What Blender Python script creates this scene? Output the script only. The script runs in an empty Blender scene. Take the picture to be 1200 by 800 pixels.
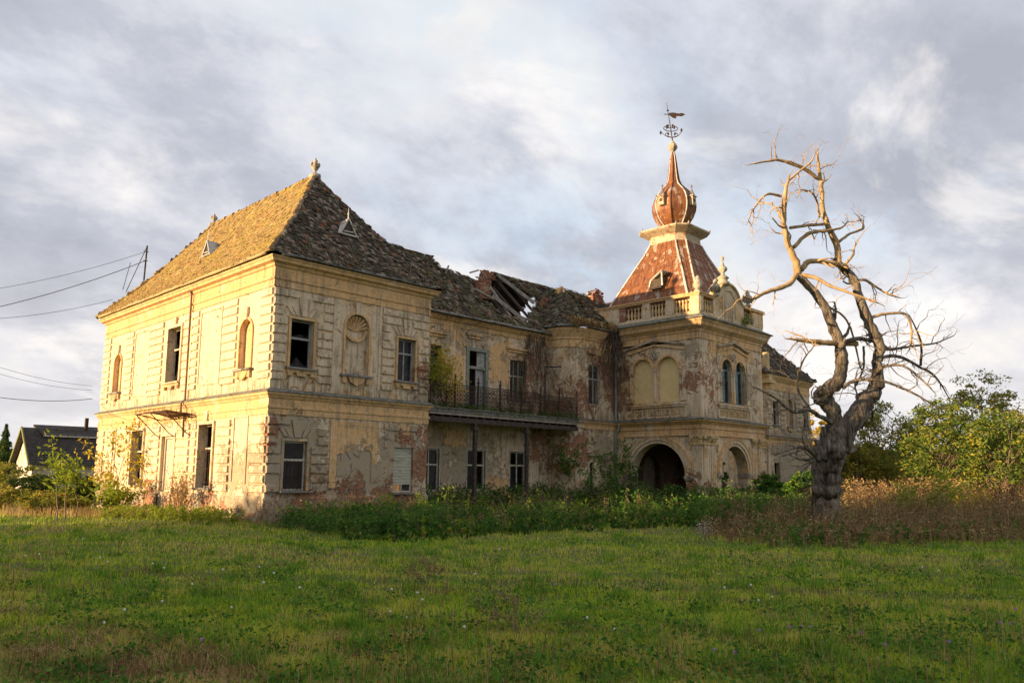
import bpy, math, random
import numpy as np
from mathutils import Vector, Matrix
random.seed(7); rng = np.random.default_rng(7)
S = bpy.context.scene; C = S.collection
R = math.radians
# ------------------------------------------------------------------ camera
CP = np.array([-16.1707, -30.0773, 1.6]); YAW, PITCH, ROLL, FPX, SHY = 0.7976, 0.1351, 0.0087, 909.22, 32.55
_fw = np.array([math.sin(YAW)*math.cos(PITCH), math.cos(YAW)*math.cos(PITCH), math.sin(PITCH)])
_rt = np.array([math.cos(YAW), -math.sin(YAW), 0.0]); _up = np.cross(_rt, _fw)
_rt, _up = _rt*math.cos(ROLL)+_up*math.sin(ROLL), _up*math.cos(ROLL)-_rt*math.sin(ROLL)
cam_d = bpy.data.cameras.new('camera'); cam = bpy.data.objects.new('camera', cam_d); C.objects.link(cam)
cam.matrix_world = Matrix(((_rt[0], _up[0], -_fw[0], CP[0]), (_rt[1], _up[1], -_fw[1], CP[1]), (_rt[2], _up[2], -_fw[2], CP[2]), (0, 0, 0, 1)))
cam_d.sensor_width = 36; cam_d.lens = FPX/1200*36; cam_d.shift_y = SHY/1200
cam_d.clip_start = 0.1; cam_d.clip_end = 6000
S.camera = cam
def at(x, y, D):            # a place D metres deep along the view, measured off the photograph
    return CP + D*(_fw + _rt*(x-600)/FPX + _up*(400+SHY-y)/FPX)
def on(x, y, axis, v):      # where that line of sight meets the plane axis = v
    r = _fw + _rt*(x-600)/FPX + _up*(400+SHY-y)/FPX
    return CP + r*(v-CP[axis])/r[axis]
# ------------------------------------------------------------------ light
SUN_AZ, SUN_EL = R(20), R(8.5)                      # towards -X, turned to +Y
sdir = Vector((-math.cos(SUN_AZ)*math.cos(SUN_EL), math.sin(SUN_AZ)*math.cos(SUN_EL), math.sin(SUN_EL)))
sd = bpy.data.lights.new('sun', 'SUN'); sd.energy = 5.0; sd.angle = R(0.6); sd.color = (1.0, 0.68, 0.37)
sun = bpy.data.objects.new('sun', sd); C.objects.link(sun); sun.rotation_euler = (-sdir).to_track_quat('-Z', 'Y').to_euler()
W = bpy.data.worlds.new('World'); S.world = W; W.use_nodes = True
S.view_settings.view_transform = 'Standard'; S.view_settings.look = 'None'; S.view_settings.exposure = 1.1; S.view_settings.gamma = 1

class NT:
    """small helper for writing node trees"""
    def __init__(s, tree): s.t = tree; s.n = tree.nodes; s.l = tree.links
    def put(s, sock, v):
        if isinstance(v, bpy.types.NodeSocket): s.l.new(v, sock)
        elif v is not None:
            if sock.type == 'RGBA' and len(v) == 3: v = (*v, 1)
            sock.default_value = v
    def math(s, op, a, b=None, c=None, clamp=False):
        n = s.n.new('ShaderNodeMath'); n.operation = op; n.use_clamp = clamp
        s.put(n.inputs[0], a); s.put(n.inputs[1], b); s.put(n.inputs[2], c); return n.outputs[0]
    def vmath(s, op, a, b=None, out=0, scale=None):
        n = s.n.new('ShaderNodeVectorMath'); n.operation = op
        s.put(n.inputs[0], a); s.put(n.inputs[1], b)
        if scale is not None: n.inputs['Scale'].default_value = scale
        return n.outputs[out]
    def mix(s, f, a, b, mode='MIX'):
        n = s.n.new('ShaderNodeMix'); n.data_type = 'RGBA'; n.blend_type = mode
        s.put(n.inputs['Factor'], f); s.put(n.inputs[6], a); s.put(n.inputs[7], b); return n.outputs[2]
    def ramp(s, v, a, b, lo=0.0, hi=1.0):
        n = s.n.new('ShaderNodeMapRange'); n.interpolation_type = 'SMOOTHSTEP'
        for i, x in enumerate((v, a, b, lo, hi)): s.put(n.inputs[i], x)
        return n.outputs[0]
    def noise(s, vec, scale, detail=4, rough=.55, dist=0.0, dim='3D', w=None):
        n = s.n.new('ShaderNodeTexNoise'); n.noise_dimensions = dim
        s.put(n.inputs['Vector'], vec)
        n.inputs['Scale'].default_value = scale; n.inputs['Detail'].default_value = detail
        n.inputs['Roughness'].default_value = rough; n.inputs['Distortion'].default_value = dist
        return n.outputs['Fac']
    def mapping(s, vec, loc=(0, 0, 0), rot=(0, 0, 0), scale=(1, 1, 1)):
        n = s.n.new('ShaderNodeMapping'); s.put(n.inputs[0], vec)
        n.inputs[1].default_value = loc; n.inputs[2].default_value = rot; n.inputs[3].default_value = scale; return n.outputs[0]
    def cramp(s, v, stops):
        n = s.n.new('ShaderNodeValToRGB'); s.put(n.inputs[0], v); e = n.color_ramp.elements
        while len(e) < len(stops): e.new(0.5)
        for q, (p, c) in zip(e, stops): q.position = p; q.color = (*c, 1)
        return n.outputs[0]
# world: a Nishita sky seen between layers of broken cloud
w = NT(W.node_tree); w.n.clear()
out = w.n.new('ShaderNodeOutputWorld'); bg = w.n.new('ShaderNodeBackground'); w.l.new(bg.outputs[0], out.inputs[0])
sky = w.n.new('ShaderNodeTexSky'); sky.sky_type = 'NISHITA'; sky.sun_disc = False
sky.sun_elevation = SUN_EL; sky.sun_rotation = math.atan2(sdir.x, sdir.y); sky.air_density = 1.0; sky.dust_density = 1.5
tc = w.n.new('ShaderNodeTexCoord'); sep = w.n.new('ShaderNodeSeparateXYZ'); w.l.new(tc.outputs['Generated'], sep.inputs[0])
zc = w.math('MAXIMUM', sep.outputs[2], 0.0); den = w.math('ADD', zc, 0.42)
cmb = w.n.new('ShaderNodeCombineXYZ')
w.put(cmb.inputs[0], w.math('DIVIDE', sep.outputs[0], den)); w.put(cmb.inputs[1], w.math('DIVIDE', sep.outputs[1], den)); w.put(cmb.inputs[2], 3.3)
stretch = w.mapping(cmb.outputs[0], rot=(0, 0, R(40)), scale=(1.7, 2.2, 1))
n1 = w.noise(stretch, 0.9, 8, .58, .12); n2 = w.noise(w.mapping(stretch, loc=(7.3, 2.1, 1)), 2.4, 9, .62, .15); n3 = w.noise(w.mapping(stretch, loc=(1.3, 9.1, 4)), 0.45, 3, .5)
cl = w.math('ADD', w.math('MULTIPLY', n1, 0.62), w.math('MULTIPLY', n2, 0.38))
cloud = w.cramp(cl, [(0.38, (0.215, 0.225, 0.26)), (0.46, (0.265, 0.275, 0.312)), (0.52, (0.35, 0.352, 0.38)), (0.61, (0.45, 0.435, 0.42))])
hz = w.ramp(sep.outputs[2], 0.0, 0.30, 1.0, 0.0)
cloud = w.mix(w.math('MULTIPLY', hz, 0.42), cloud, (0.52, 0.485, 0.455))
tops = w.ramp(w.noise(w.mapping(stretch, loc=(4, 4, 9)), 1.4, 6, .6, .4), 0.54, 0.70, 0.0, 0.45)
cloud = w.mix(tops, cloud, (0.62, 0.575, 0.53))
nish = w.vmath('SCALE', sky.outputs[0], scale=0.10)
gap = w.math('MULTIPLY', w.ramp(n3, 0.53, 0.70, 0.0, 0.42), w.ramp(n2, 0.42, 0.6, 0.2, 1.0))
blue = w.mix(0.6, nish, (0.34, 0.46, 0.58))
w.put(bg.inputs[0], w.mix(gap, cloud, blue)); bg.inputs[1].default_value = 1.0

# ------------------------------------------------------------------ materials
def new_mat(name):
    m = bpy.data.materials.new(name); m.use_nodes = True; t = NT(m.node_tree)
    p = m.node_tree.nodes['Principled BSDF']; p.inputs['Specular IOR Level'].default_value = 0.25
    return m, t, p
def pos(t): return t.n.new('ShaderNodeNewGeometry').outputs['Position']
def island(t): return t.n.new('ShaderNodeNewGeometry').outputs['Random Per Island']
def bump(t, p, h, strength=.5, dist=.02, prev=None):
    b = t.n.new('ShaderNodeBump'); b.inputs['Strength'].default_value = strength; b.inputs['Distance'].default_value = dist
    t.put(b.inputs['Height'], h)
    if prev is not None: t.put(b.inputs['Normal'], prev)
    t.l.new(b.outputs[0], p.inputs['Normal']); return b.outputs[0]
def patches(t, P, lst):
    acc = None
    for (x, y, z, r, s) in lst:
        d = t.vmath('DISTANCE', P, (x, y, z), out=1)
        v = t.ramp(d, r*0.2, r*1.3, s*.9, 0.0)
        acc = v if acc is None else t.math('MAXIMUM', acc, v)
    return acc
BRICK = [(25.0, -5.2, 7.4, 1.0, .33), (25.8, -5.8, 7.6, 1.5, .3), (26.2, -5.8, 6.6, 1.1, .2), (25.0, -.1, 8.2, 1.2, .33), (25, .3, 6.7, 1.4, .33), (25, -4.4, 6.9, .5, .3),
         (24.3, .5, 8, 1.6, .34), (23, .5, 9.2, 1.6, .3), (21.5, .5, 6.4, 1.6, .32), (20.5, 1.4, 5.6, 1.8, .3), (21.2, .6, 3.3, 1.7, .36), (20.4, 1.6, 2.4, 1.5, .3),
         (19.0, 2.4, 8.2, 1.7, .33), (18.6, 2.4, 6.4, 1.3, .3), (16.2, 2.4, 6.0, 1.0, .2), (19.6, 2.4, 3.4, 1.6, .3), (8.35, 0, 2.2, 1.1, .42), (8.4, 0, 3.6, .8, .3), (7.2, 0, 3.35, .7, .4), (8.4, 0, 6.4, .9, .36), (8.5, 0, 4.0, .8, .2),
         (24.96, -5.0, 1.3, .9, .36), (25.5, -5.8, 1.0, .9, .32), (0, 8.0, .4, 1.2, .36), (0, 12, .6, 1.3, .3), (0, 5, .2, 1.3, .3), (0, .2, 2.6, .6, .22), (.2, 0, 3.5, .8, .2), (0, 18.5, .5, 1.3, .2),
         (2, 0, 0.3, 1.4, .33), (4.6, 0, .4, 1.6, .34), (6.8, 0, .3, 1.4, .34), (32.7, -5.8, 1.5, 1.2, .22), (46, 0, 7, 1.4, .2), (32, -5.8, 9.4, 1.0, .18), (25, .0, 9.8, 1.0, .26)]
BARE = [(4.5, 0, 2.2, 1.5, .34), (5.2, 0, 1.6, 1.2, .3), (1.0, 0, 2.4, 2.6, .3), (7.0, 0, 2.6, 1.6, .28), (0, 1.2, 1.9, 1.9, .27), (0, 3.4, 1.6, 1.8, .25), (11, 2.4, 2, 2.2, .24), (14, 2.4, 1.9, 2.6, .24), (14, 2.4, 9.6, 2.0, .2), (11.8, 2.4, 9.2, .7, .3),
        (16.4, 2.4, 8.5, .7, .25), (22, .5, 9.4, 1.4, .25), (23.6, .5, 3.2, 1.8, .25), (25, -5.2, 9.2, 1.2, .25), (28, -5.8, 9.2, 3.0, .2), (31, -5.8, 7.5, 2.2, .22), (50, 0, 7, 5, .22), (50, 0, 3, 5, .25), (0, 19, 1.4, 2.5, .22), (25, -2.8, 9.4, 2.2, .15), (8, 0, 5.6, 1.2, .2)]
STAIN = [(x, y, z, r, 1.1) for x, y, z, r in ((1.4, 0, 5.6, .8), (4.3, 0, 5.5, 1.0), (7.2, 0, 5.6, .8), (1.35, 0, .5, .8), (7.2, 0, .4, .8), (17.6, 2.4, 5.7, .8), (14.2, 2.4, 9.4, 1.2), (12, 2.4, 9.9, 1.5), (19, 2.4, 9.8, 1.5), (22.6, .5, 5.6, .8), (25, -1.6, 5.5, 1.0), (25, -3.6, 5.5, 1.0), (28.1, -5.8, 5.6, .9), (29.8, -5.8, 5.6, .9), (25, -5.6, 4.0, 1.2), (32.8, -5.8, 4, 1.2), (25.2, -5.8, 10.6, 1.4), (28.5, -5.9, 12, 1.5), (0, 10, 5.7, 1.0), (0, 2.3, 5.7, .8), (0, 18, 5.7, .9), (0, 5.7, .5, .8), (0, 8.1, 5.0, .9), (47, 0, 5.5, 1), (50, 0, 5.5, 1), (53, 0, 5.5, 1), (8.5, 0, 9.8, 1.0), (.2, 0, 9.6, .9))]
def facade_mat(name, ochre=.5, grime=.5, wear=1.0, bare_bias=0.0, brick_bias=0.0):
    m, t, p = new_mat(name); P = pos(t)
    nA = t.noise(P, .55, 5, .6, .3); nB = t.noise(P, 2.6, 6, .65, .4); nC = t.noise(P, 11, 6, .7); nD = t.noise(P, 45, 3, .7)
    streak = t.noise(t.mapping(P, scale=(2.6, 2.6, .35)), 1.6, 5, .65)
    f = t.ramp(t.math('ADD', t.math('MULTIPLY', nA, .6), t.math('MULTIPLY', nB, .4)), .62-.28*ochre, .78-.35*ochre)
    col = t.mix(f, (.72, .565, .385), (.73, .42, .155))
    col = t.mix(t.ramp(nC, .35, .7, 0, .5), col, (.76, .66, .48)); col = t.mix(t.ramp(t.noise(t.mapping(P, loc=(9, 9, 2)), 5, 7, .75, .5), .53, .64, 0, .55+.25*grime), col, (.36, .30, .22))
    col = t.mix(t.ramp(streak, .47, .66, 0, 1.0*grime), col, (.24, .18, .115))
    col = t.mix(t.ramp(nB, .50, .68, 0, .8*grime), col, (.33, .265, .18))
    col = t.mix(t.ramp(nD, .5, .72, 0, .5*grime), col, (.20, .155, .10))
    sz = t.n.new('ShaderNodeSeparateXYZ'); t.l.new(P, sz.inputs[0]); zz = sz.outputs[2]
    dirt = t.math('MAXIMUM', t.ramp(zz, 5.1, 6.1, 1, 0) if False else t.math('MULTIPLY', t.ramp(zz, 4.98, 5.02), t.ramp(zz, 5.1, 6.2, 1, 0)), t.math('MAXIMUM', t.math('MULTIPLY', t.ramp(zz, 2.9, 4.2), t.ramp(zz, 4.02, 4.12, .55, 0.12)), patches(t, P, STAIN)))
    run = t.noise(t.mapping(P, loc=(3, 1, 0), scale=(5, 5, .3)), 1.5, 5, .7); col = t.mix(t.math('MULTIPLY', t.math('MULTIPLY', dirt, .85), t.ramp(run, .42, .62)), col, (.17, .135, .095))
    # coats lost: first the paint (bare render), then the render (brick)
    e1 = t.math('ADD', t.math('MULTIPLY', nA, .45), t.math('ADD', t.math('MULTIPLY', nB, .55), t.math('MULTIPLY', nC, .5))); e1 = t.math('SUBTRACT', e1, .25)
    zlow = t.n.new('ShaderNodeSeparateXYZ'); t.l.new(P, zlow.inputs[0])
    base = t.ramp(zlow.outputs[2], .2, 1.5, .2*wear, 0.0)
    b1 = t.math('ADD', t.math('ADD', e1, bare_bias), t.math('MAXIMUM', base, patches(t, P, BARE)))
    bare = t.ramp(b1, .655, .668)
    rcol = t.mix(nC, (.32, .26, .185), (.56, .46, .33)); rcol = t.mix(t.ramp(nD, .4, .7, 0, .45), rcol, (.17, .14, .105)); rcol = t.mix(t.ramp(nB, .5, .62, 0, .6), rcol, (.46, .335, .18))
    col = t.mix(bare, col, rcol)
    nE = t.noise(t.mapping(P, loc=(5, 3, 8)), 1.9, 8, .78, .8); nE = t.math('ADD', t.math('MULTIPLY', nE, 1.9), -.45)
    base2 = t.ramp(zlow.outputs[2], -.1, .75, .16*wear, 0.0)
    b2 = t.math('ADD', t.math('ADD', nE, brick_bias), t.math('MAXIMUM', base2, patches(t, P, BRICK)))
    brk = t.math('MULTIPLY', t.ramp(b2, .70, .715), t.ramp(t.noise(P, 7, 5, .75, .6), .56, .59, 1, .0))
    bx = t.n.new('ShaderNodeCombineXYZ')
    t.put(bx.inputs[0], t.math('ADD', t.math('ADD', zlow.outputs[0], zlow.outputs[1]), t.math('MULTIPLY', nC, .02))); t.put(bx.inputs[1], t.math('ADD', zlow.outputs[2], t.math('MULTIPLY', nC, .03)))
    bt = t.n.new('ShaderNodeTexBrick'); t.l.new(bx.outputs[0], bt.inputs['Vector'])
    for k, v in (('Scale', 1), ('Mortar Size', .012), ('Brick Width', .28), ('Row Height', .085), ('Mortar Smooth', .3), ('Bias', -.1)): bt.inputs[k].default_value = v
    bt.inputs['Color1'].default_value = (.56, .20, .075, 1); bt.inputs['Color2'].default_value = (.34, .11, .05, 1); bt.inputs['Mortar'].default_value = (.40, .34, .27, 1)
    bc = t.mix(t.ramp(nB, .35, .65, 0, .3), bt.outputs[0], (.42, .25, .14)); bc = t.mix(t.ramp(nC, .5, .7, 0, .7), bc, (.13, .07, .045))
    col = t.mix(brk, col, bc)
    vo = t.n.new('ShaderNodeTexVoronoi'); vo.feature = 'DISTANCE_TO_EDGE'; t.put(vo.inputs['Vector'], t.vmath('ADD', P, t.vmath('SCALE', t.n.new('ShaderNodeTexNoise').outputs['Color'], scale=0.0))); vo.inputs['Scale'].default_value = .9
    wn = t.n.new('ShaderNodeTexNoise'); t.put(wn.inputs['Vector'], P); wn.inputs['Scale'].default_value = 2.2; wn.inputs['Detail'].default_value = 6
    t.put(vo.inputs['Vector'], t.vmath('ADD', P, t.vmath('SCALE', wn.outputs['Color'], scale=.9)))
    crack = t.math('MULTIPLY', t.ramp(vo.outputs['Distance'], .004, .016, 1, 0), t.ramp(nA, .45, .6, 0, .75)); col = t.mix(crack, col, (.10, .08, .055))
    rim = t.math('MULTIPLY', t.ramp(b1, .635, .655), t.ramp(b1, .66, .655)); col = t.mix(t.math('MULTIPLY', rim, .7), col, (.17, .135, .09))
    t.put(p.inputs['Base Color'], col); p.inputs['Roughness'].default_value = .9
    h = t.math('SUBTRACT', t.math('MULTIPLY', nC, .25), t.math('MULTIPLY', bare, .45)); h = t.math('SUBTRACT', h, t.math('MULTIPLY', brk, 1.0))
    h = t.math('SUBTRACT', h, t.math('MULTIPLY', t.math('MULTIPLY', brk, bt.outputs['Fac']), .4))
    n0 = bump(t, p, h, 1.0, .07); bump(t, p, t.math('ADD', nD, nB), .35, .012, n0)
    return m
def simple(name, c1, c2, scale=6, rough=.8, metal=0.0, bstr=.3, bdist=.01, perisl=0.0, stretch=(1, 1, 1), dirt=None, spec=.25):
    m, t, p = new_mat(name); P = t.mapping(pos(t), scale=stretch)
    n = t.noise(P, scale, 6, .62, .3); col = t.mix(t.ramp(n, .32, .68), c1, c2)
    if perisl: 
        i = island(t); col = t.mix(t.math('MULTIPLY', i, perisl), col, c2)
    if dirt: col = t.mix(t.ramp(t.noise(P, scale*.37, 5, .7, .5), .52, .62), col, dirt)
    t.put(p.inputs['Base Color'], col); p.inputs['Roughness'].default_value = rough; p.inputs['Metallic'].default_value = metal; p.inputs['Specular IOR Level'].default_value = spec
    bump(t, p, t.noise(P, scale*3, 4, .7), bstr, bdist); return m
def tile_mat(name, stops, moss, mossamt):
    m, t, p = new_mat(name); P = pos(t); i = island(t)
    col = t.cramp(i, stops)
    a = t.noise(P, .8, 5, .65, .3); b = t.noise(P, 9, 4, .7)
    col = t.mix(t.ramp(t.math('ADD', t.math('MULTIPLY', a, .6), t.math('MULTIPLY', b, .4)), .62-.25*mossamt, .72-.2*mossamt, 0, .85), col, moss)
    col = t.mix(t.ramp(b, .35, .62, .35, 0), col, (.035, .03, .025))
    t.put(p.inputs['Base Color'], col); p.inputs['Roughness'].default_value = .9; bump(t, p, t.noise(P, 30, 4, .7), .6, .02); return m
def leaf_mat(name, stops, trans=.35, rough=.55):
    m, t, p = new_mat(name); i = island(t); a = t.noise(pos(t), .9, 3, .6)
    v = t.math('ADD', t.math('MULTIPLY', i, .62), t.math('MULTIPLY', t.ramp(a, .3, .7), .38)); col = t.cramp(v, stops)
    t.put(p.inputs['Base Color'], col); p.inputs['Roughness'].default_value = rough
    p.inputs['Specular IOR Level'].default_value = .06; p.inputs['Roughness'].default_value = .8
    tr = t.n.new('ShaderNodeBsdfTranslucent'); t.put(tr.inputs[0], col); mx = t.n.new('ShaderNodeMixShader'); mx.inputs[0].default_value = trans
    t.l.new(p.outputs[0], mx.inputs[1]); t.l.new(tr.outputs[0], mx.inputs[2]); t.l.new(mx.outputs[0], m.node_tree.nodes['Material Output'].inputs[0]); return m
M = dict(
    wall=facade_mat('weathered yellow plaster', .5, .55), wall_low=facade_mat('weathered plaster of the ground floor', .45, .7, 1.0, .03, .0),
    sunwall=facade_mat('end wall plaster with sunlit cream', .3, .35, .8, -.03, -.02), ochre=facade_mat('ochre limewash', .95, .3, .5, -.06, -.08),  # sunwall: lighter plaster copy, sunlit brightness put into the colour
    block=facade_mat('pale plaster blocks', .22, .75, .9, .0, -.03), blocklow=facade_mat('worn plaster blocks', .25, .6, 1.0, .06, .0), blocksun=facade_mat('plaster blocks with sunlit cream', .15, .25, .7, -.05, -.05),  # blocksun: lighter copy of the blocks with sunlight in the colour
    trim=facade_mat('ochre moulding plaster', .9, .45, .5, -.06, -.1), tower=facade_mat('tower plaster', .52, .32, 1, -.02, -.02),
    blind=simple('boarded niche yellow', (.70, .53, .24), (.76, .60, .33), 3, .9, bstr=.1), 
    lead=simple('weathered zinc', (.17, .17, .16), (.30, .29, .27), 5, .6, .3, dirt=(.10, .09, .07)),
    ledge=simple('mossy ledge tiles', (.10, .10, .085), (.24, .23, .20), 7, .9, dirt=(.08, .10, .04)),
    gutterlit=simple('sunlit yellow gutter', (.50, .40, .20), (.36, .30, .19), 4, .7),  # gutter run in the sun, warm light put into its colour
    pipe=simple('grey green downpipe', (.17, .24, .23), (.30, .36, .34), 4, .6, .2),
    brick=simple('red brick', (.34, .15, .08), (.20, .10, .065), 5, .9, bstr=.8, bdist=.03, dirt=(.44, .36, .27)),
    wood=simple('grey weathered wood', (.20, .18, .15), (.36, .33, .28), 3, .8, stretch=(1, 1, .25), bstr=.5),
    woodgreen=simple('peeling green window paint', (.15, .19, .15), (.30, .31, .25), 6, .75, dirt=(.30, .27, .21)),
    woodwhite=simple('dirty white window paint', (.50, .46, .38), (.62, .58, .48), 6, .7, dirt=(.34, .29, .21)),
    woodgrey=simple('grey window paint', (.26, .27, .27), (.40, .40, .38), 6, .7, dirt=(.22, .19, .15)),
    door=simple('bleached door boards', (.50, .43, .32), (.66, .60, .48), 5, .8, stretch=(3, 3, .3), dirt=(.33, .27, .19), bstr=.6),
    beam=simple('rough old timber', (.22, .18, .14), (.36, .31, .25), 4, .9, stretch=(1, 1, 1), bstr=.6),
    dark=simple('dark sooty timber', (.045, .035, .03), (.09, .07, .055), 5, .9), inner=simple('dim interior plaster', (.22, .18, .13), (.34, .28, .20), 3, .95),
    iron=simple('rusted wrought iron', (.05, .035, .028), (.10, .06, .04), 12, .8, .3), 
    stone=simple('weathered stone', (.34, .29, .21), (.50, .44, .34), 8, .9, dirt=(.17, .15, .11), bstr=.6, bdist=.02),
    stoneo=simple('ochre painted stone', (.58, .40, .16), (.66, .52, .30), 6, .9, dirt=(.36, .29, .19), bstr=.5),
    flash=simple('pale zinc hip strip', (.48, .45, .40), (.62, .59, .53), 5, .6, .1, dirt=(.30, .22, .16)),
    pale=simple('pale painted sheet', (.52, .45, .33), (.42, .32, .2), 5, .7, dirt=(.30, .17, .09)),
    porch=simple('shade darkened porch brick', (.16, .08, .05), (.10, .06, .045), 7, .95, bstr=.8, dirt=(.16, .13, .10)),  # brick darkened so that its colour carries the shade inside the arches
    curtain=simple('sun bleached board', (.62, .56, .46), (.72, .67, .58), 3, .9, dirt=(.40, .34, .26)),
    board=simple('dark roof boards', (.05, .04, .035), (.10, .08, .06), 6, .9),
)
def rust_mat():
    m, t, p = new_mat('rusting painted sheet metal'); P = pos(t)
    a = t.noise(t.mapping(P, scale=(1.5, 1.5, .5)), 1.3, 8, .62, .3); b = t.noise(t.mapping(P, scale=(3, 3, .6)), 2.2, 6, .7, .3); c = t.noise(P, 18, 4, .7)
    col = t.mix(t.ramp(b, .35, .65), (.29, .115, .04), (.12, .05, .03))
    col = t.mix(t.math('MULTIPLY', t.ramp(a, .575, .585, 0, .9), t.ramp(b, .40, .5, .25, 1)), col, t.mix(c, (.34, .25, .17), (.52, .45, .36)))
    col = t.mix(t.ramp(c, .55, .75, 0, .5), col, (.30, .12, .045)); sh = t.math('PINGPONG', t.vmath('DOT_PRODUCT', P, (0, 0, 1), out=1), .45); col = t.mix(t.ramp(sh, 0, .03, .5, 0), col, (.10, .05, .035))
    seam = t.math('PINGPONG', t.vmath('DOT_PRODUCT', P, (1, -1, 0), out=1), .35)
    t.put(p.inputs['Base Color'], col); p.inputs['Roughness'].default_value = .55; p.inputs['Metallic'].default_value = .15
    bump(t, p, t.math('ADD', t.ramp(seam, 0, .03), t.math('MULTIPLY', c, .2)), .5, .02); return m
M['rust'] = rust_mat()
TILE_D = [(0, (.075, .06, .043)), (.3, (.13, .105, .075)), (.5, (.05, .041, .03)), (.66, (.17, .14, .10)), (.84, (.33, .285, .22)), (.93, (.28, .105, .05)), (.96, (.09, .07, .05))]
M['tile'] = tile_mat('dark weathered roof tile', TILE_D, (.075, .078, .03), .25)
M['tilemoss'] = tile_mat('mossy roof tile', TILE_D, (.10, .10, .035), .62)
M['tilesunlit'] = tile_mat('roof tile with sunlit gold and lichen', [(0, (.27, .185, .07)), (.3, (.38, .275, .105)), (.6, (.20, .145, .065)), (.8, (.44, .34, .15)), (.93, (.32, .15, .06)), (1, (.22, .165, .08))], (.36, .28, .06), .5)  # left slope: gold of the sun put into the tile colour, with lichen
def glass_mat():
    m, t, p = new_mat('dusty old window glass'); P = pos(t); n = t.noise(P, 3, 5, .65)
    t.put(p.inputs['Base Color'], t.mix(t.ramp(n, .4, .8), (.02, .024, .028), (.09, .095, .09))); p.inputs['Roughness'].default_value = .22; p.inputs['Specular IOR Level'].default_value = .35
    tr = t.n.new('ShaderNodeBsdfTransparent'); mx = t.n.new('ShaderNodeMixShader'); mx.inputs[0].default_value = .6
    t.l.new(p.outputs[0], mx.inputs[1]); t.l.new(tr.outputs[0], mx.inputs[2]); t.l.new(mx.outputs[0], m.node_tree.nodes['Material Output'].inputs[0]); return m
M['glass'] = glass_mat()

# ------------------------------------------------------------------ mesh helpers
class MB:
    def __init__(s): s.v = []; s.f = []
    def add(s, vs, fs):
        o = len(s.v); s.v += [tuple(map(float, x)) for x in vs]; s.f += [tuple(i+o for i in f) for f in fs]; return s
    def quad(s, a, b, c, d): return s.add([a, b, c, d], [(0, 1, 2, 3)])
    def box(s, x0, x1, y0, y1, z0, z1, ch=0.0):
        if ch:
            vs = [(x, y, z) for z in (z0, z1) for y in (y0, y1) for x in (x0, x1)]
        vs = [(x0, y0, z0), (x1, y0, z0), (x1, y1, z0), (x0, y1, z0), (x0, y0, z1), (x1, y0, z1), (x1, y1, z1), (x0, y1, z1)]
        return s.add(vs, [(0, 3, 2, 1), (4, 5, 6, 7), (0, 1, 5, 4), (1, 2, 6, 5), (2, 3, 7, 6), (3, 0, 4, 7)])
    def hexa(s, p8): return s.add(p8, [(0, 3, 2, 1), (4, 5, 6, 7), (0, 1, 5, 4), (1, 2, 6, 5), (2, 3, 7, 6), (3, 0, 4, 7)])
    def beam(s, a, b, w, h=None):
        a, b = Vector(a), Vector(b); d = (b-a).normalized(); h = h or w
        u = Vector((0, 0, 1)) if abs(d.z) < .95 else Vector((1, 0, 0)); r = d.cross(u).normalized(); u = r.cross(d)
        q = lambda p: [p-r*w/2-u*h/2, p+r*w/2-u*h/2, p+r*w/2+u*h/2, p-r*w/2+u*h/2]
        return s.hexa(q(a)+q(b))
    def tube(s, pts, rad, n=6, cap=True):
        pts = [Vector(p) for p in pts]; k = len(pts); rad = rad if hasattr(rad, '__len__') else [rad]*k
        o = len(s.v); prev = None
        for i, p in enumerate(pts):
            d = (pts[min(i+1, k-1)]-pts[max(i-1, 0)]);  d = d.normalized() if d.length > 1e-9 else Vector((0, 0, 1))
            if prev is None:
                u = Vector((0, 0, 1)) if abs(d.z) < .9 else Vector((1, 0, 0)); r = d.cross(u).normalized()
            else: r = (prev-d*prev.dot(d)); r = r.normalized() if r.length > 1e-6 else d.orthogonal().normalized()
            prev = r; u = d.cross(r)
            for j in range(n):
                a = 2*math.pi*j/n; q = p+(r*math.cos(a)+u*math.sin(a))*rad[i]; s.v.append((q.x, q.y, q.z))
        for i in range(k-1):
            for j in range(n): s.f.append((o+i*n+j, o+i*n+(j+1) % n, o+(i+1)*n+(j+1) % n, o+(i+1)*n+j))
        if cap: s.f.append(tuple(o+j for j in reversed(range(n)))); s.f.append(tuple(o+(k-1)*n+j for j in range(n)))
        return s
    def lathe(s, prof, c, n=12, rot=0.0, lean=(0, 0)):
        o = len(s.v); z0 = prof[0][1]
        for r, z in prof:
            for j in range(n):
                a = rot+2*math.pi*j/n; s.v.append((c[0]+lean[0]*(z-z0)+r*math.cos(a), c[1]+lean[1]*(z-z0)+r*math.sin(a), c[2]+z))
        k = len(prof)
        for i in range(k-1):
            for j in range(n): s.f.append((o+i*n+j, o+i*n+(j+1) % n, o+(i+1)*n+(j+1) % n, o+(i+1)*n+j))
        s.f.append(tuple(o+j for j in reversed(range(n)))); s.f.append(tuple(o+(k-1)*n+j for j in range(n))); return s
    def build(s, name, mat, parent=None, smooth=False):
        return link(name, mesh_of(name, s.v, s.f, mat, smooth), parent)
def mesh_of(name, v, f, mat, smooth=False):
    me = bpy.data.meshes.new(name); me.from_pydata(v, [], f); me.update()
    me.materials.append(mat if not isinstance(mat, str) else M[mat])
    if smooth: me.polygons.foreach_set('use_smooth', [True]*len(me.polygons))
    return me
def link(name, me, parent=None):
    o = bpy.data.objects.new(name, me); C.objects.link(o)
    if parent is not None: o.parent = parent
    return o
def thing(name, label, cat, loc=(0, 0, 0), group=None):
    o = bpy.data.objects.new(name, None); C.objects.link(o); o.location = loc; o.empty_display_size = .2; return tag(o, label, cat, group)
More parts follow.
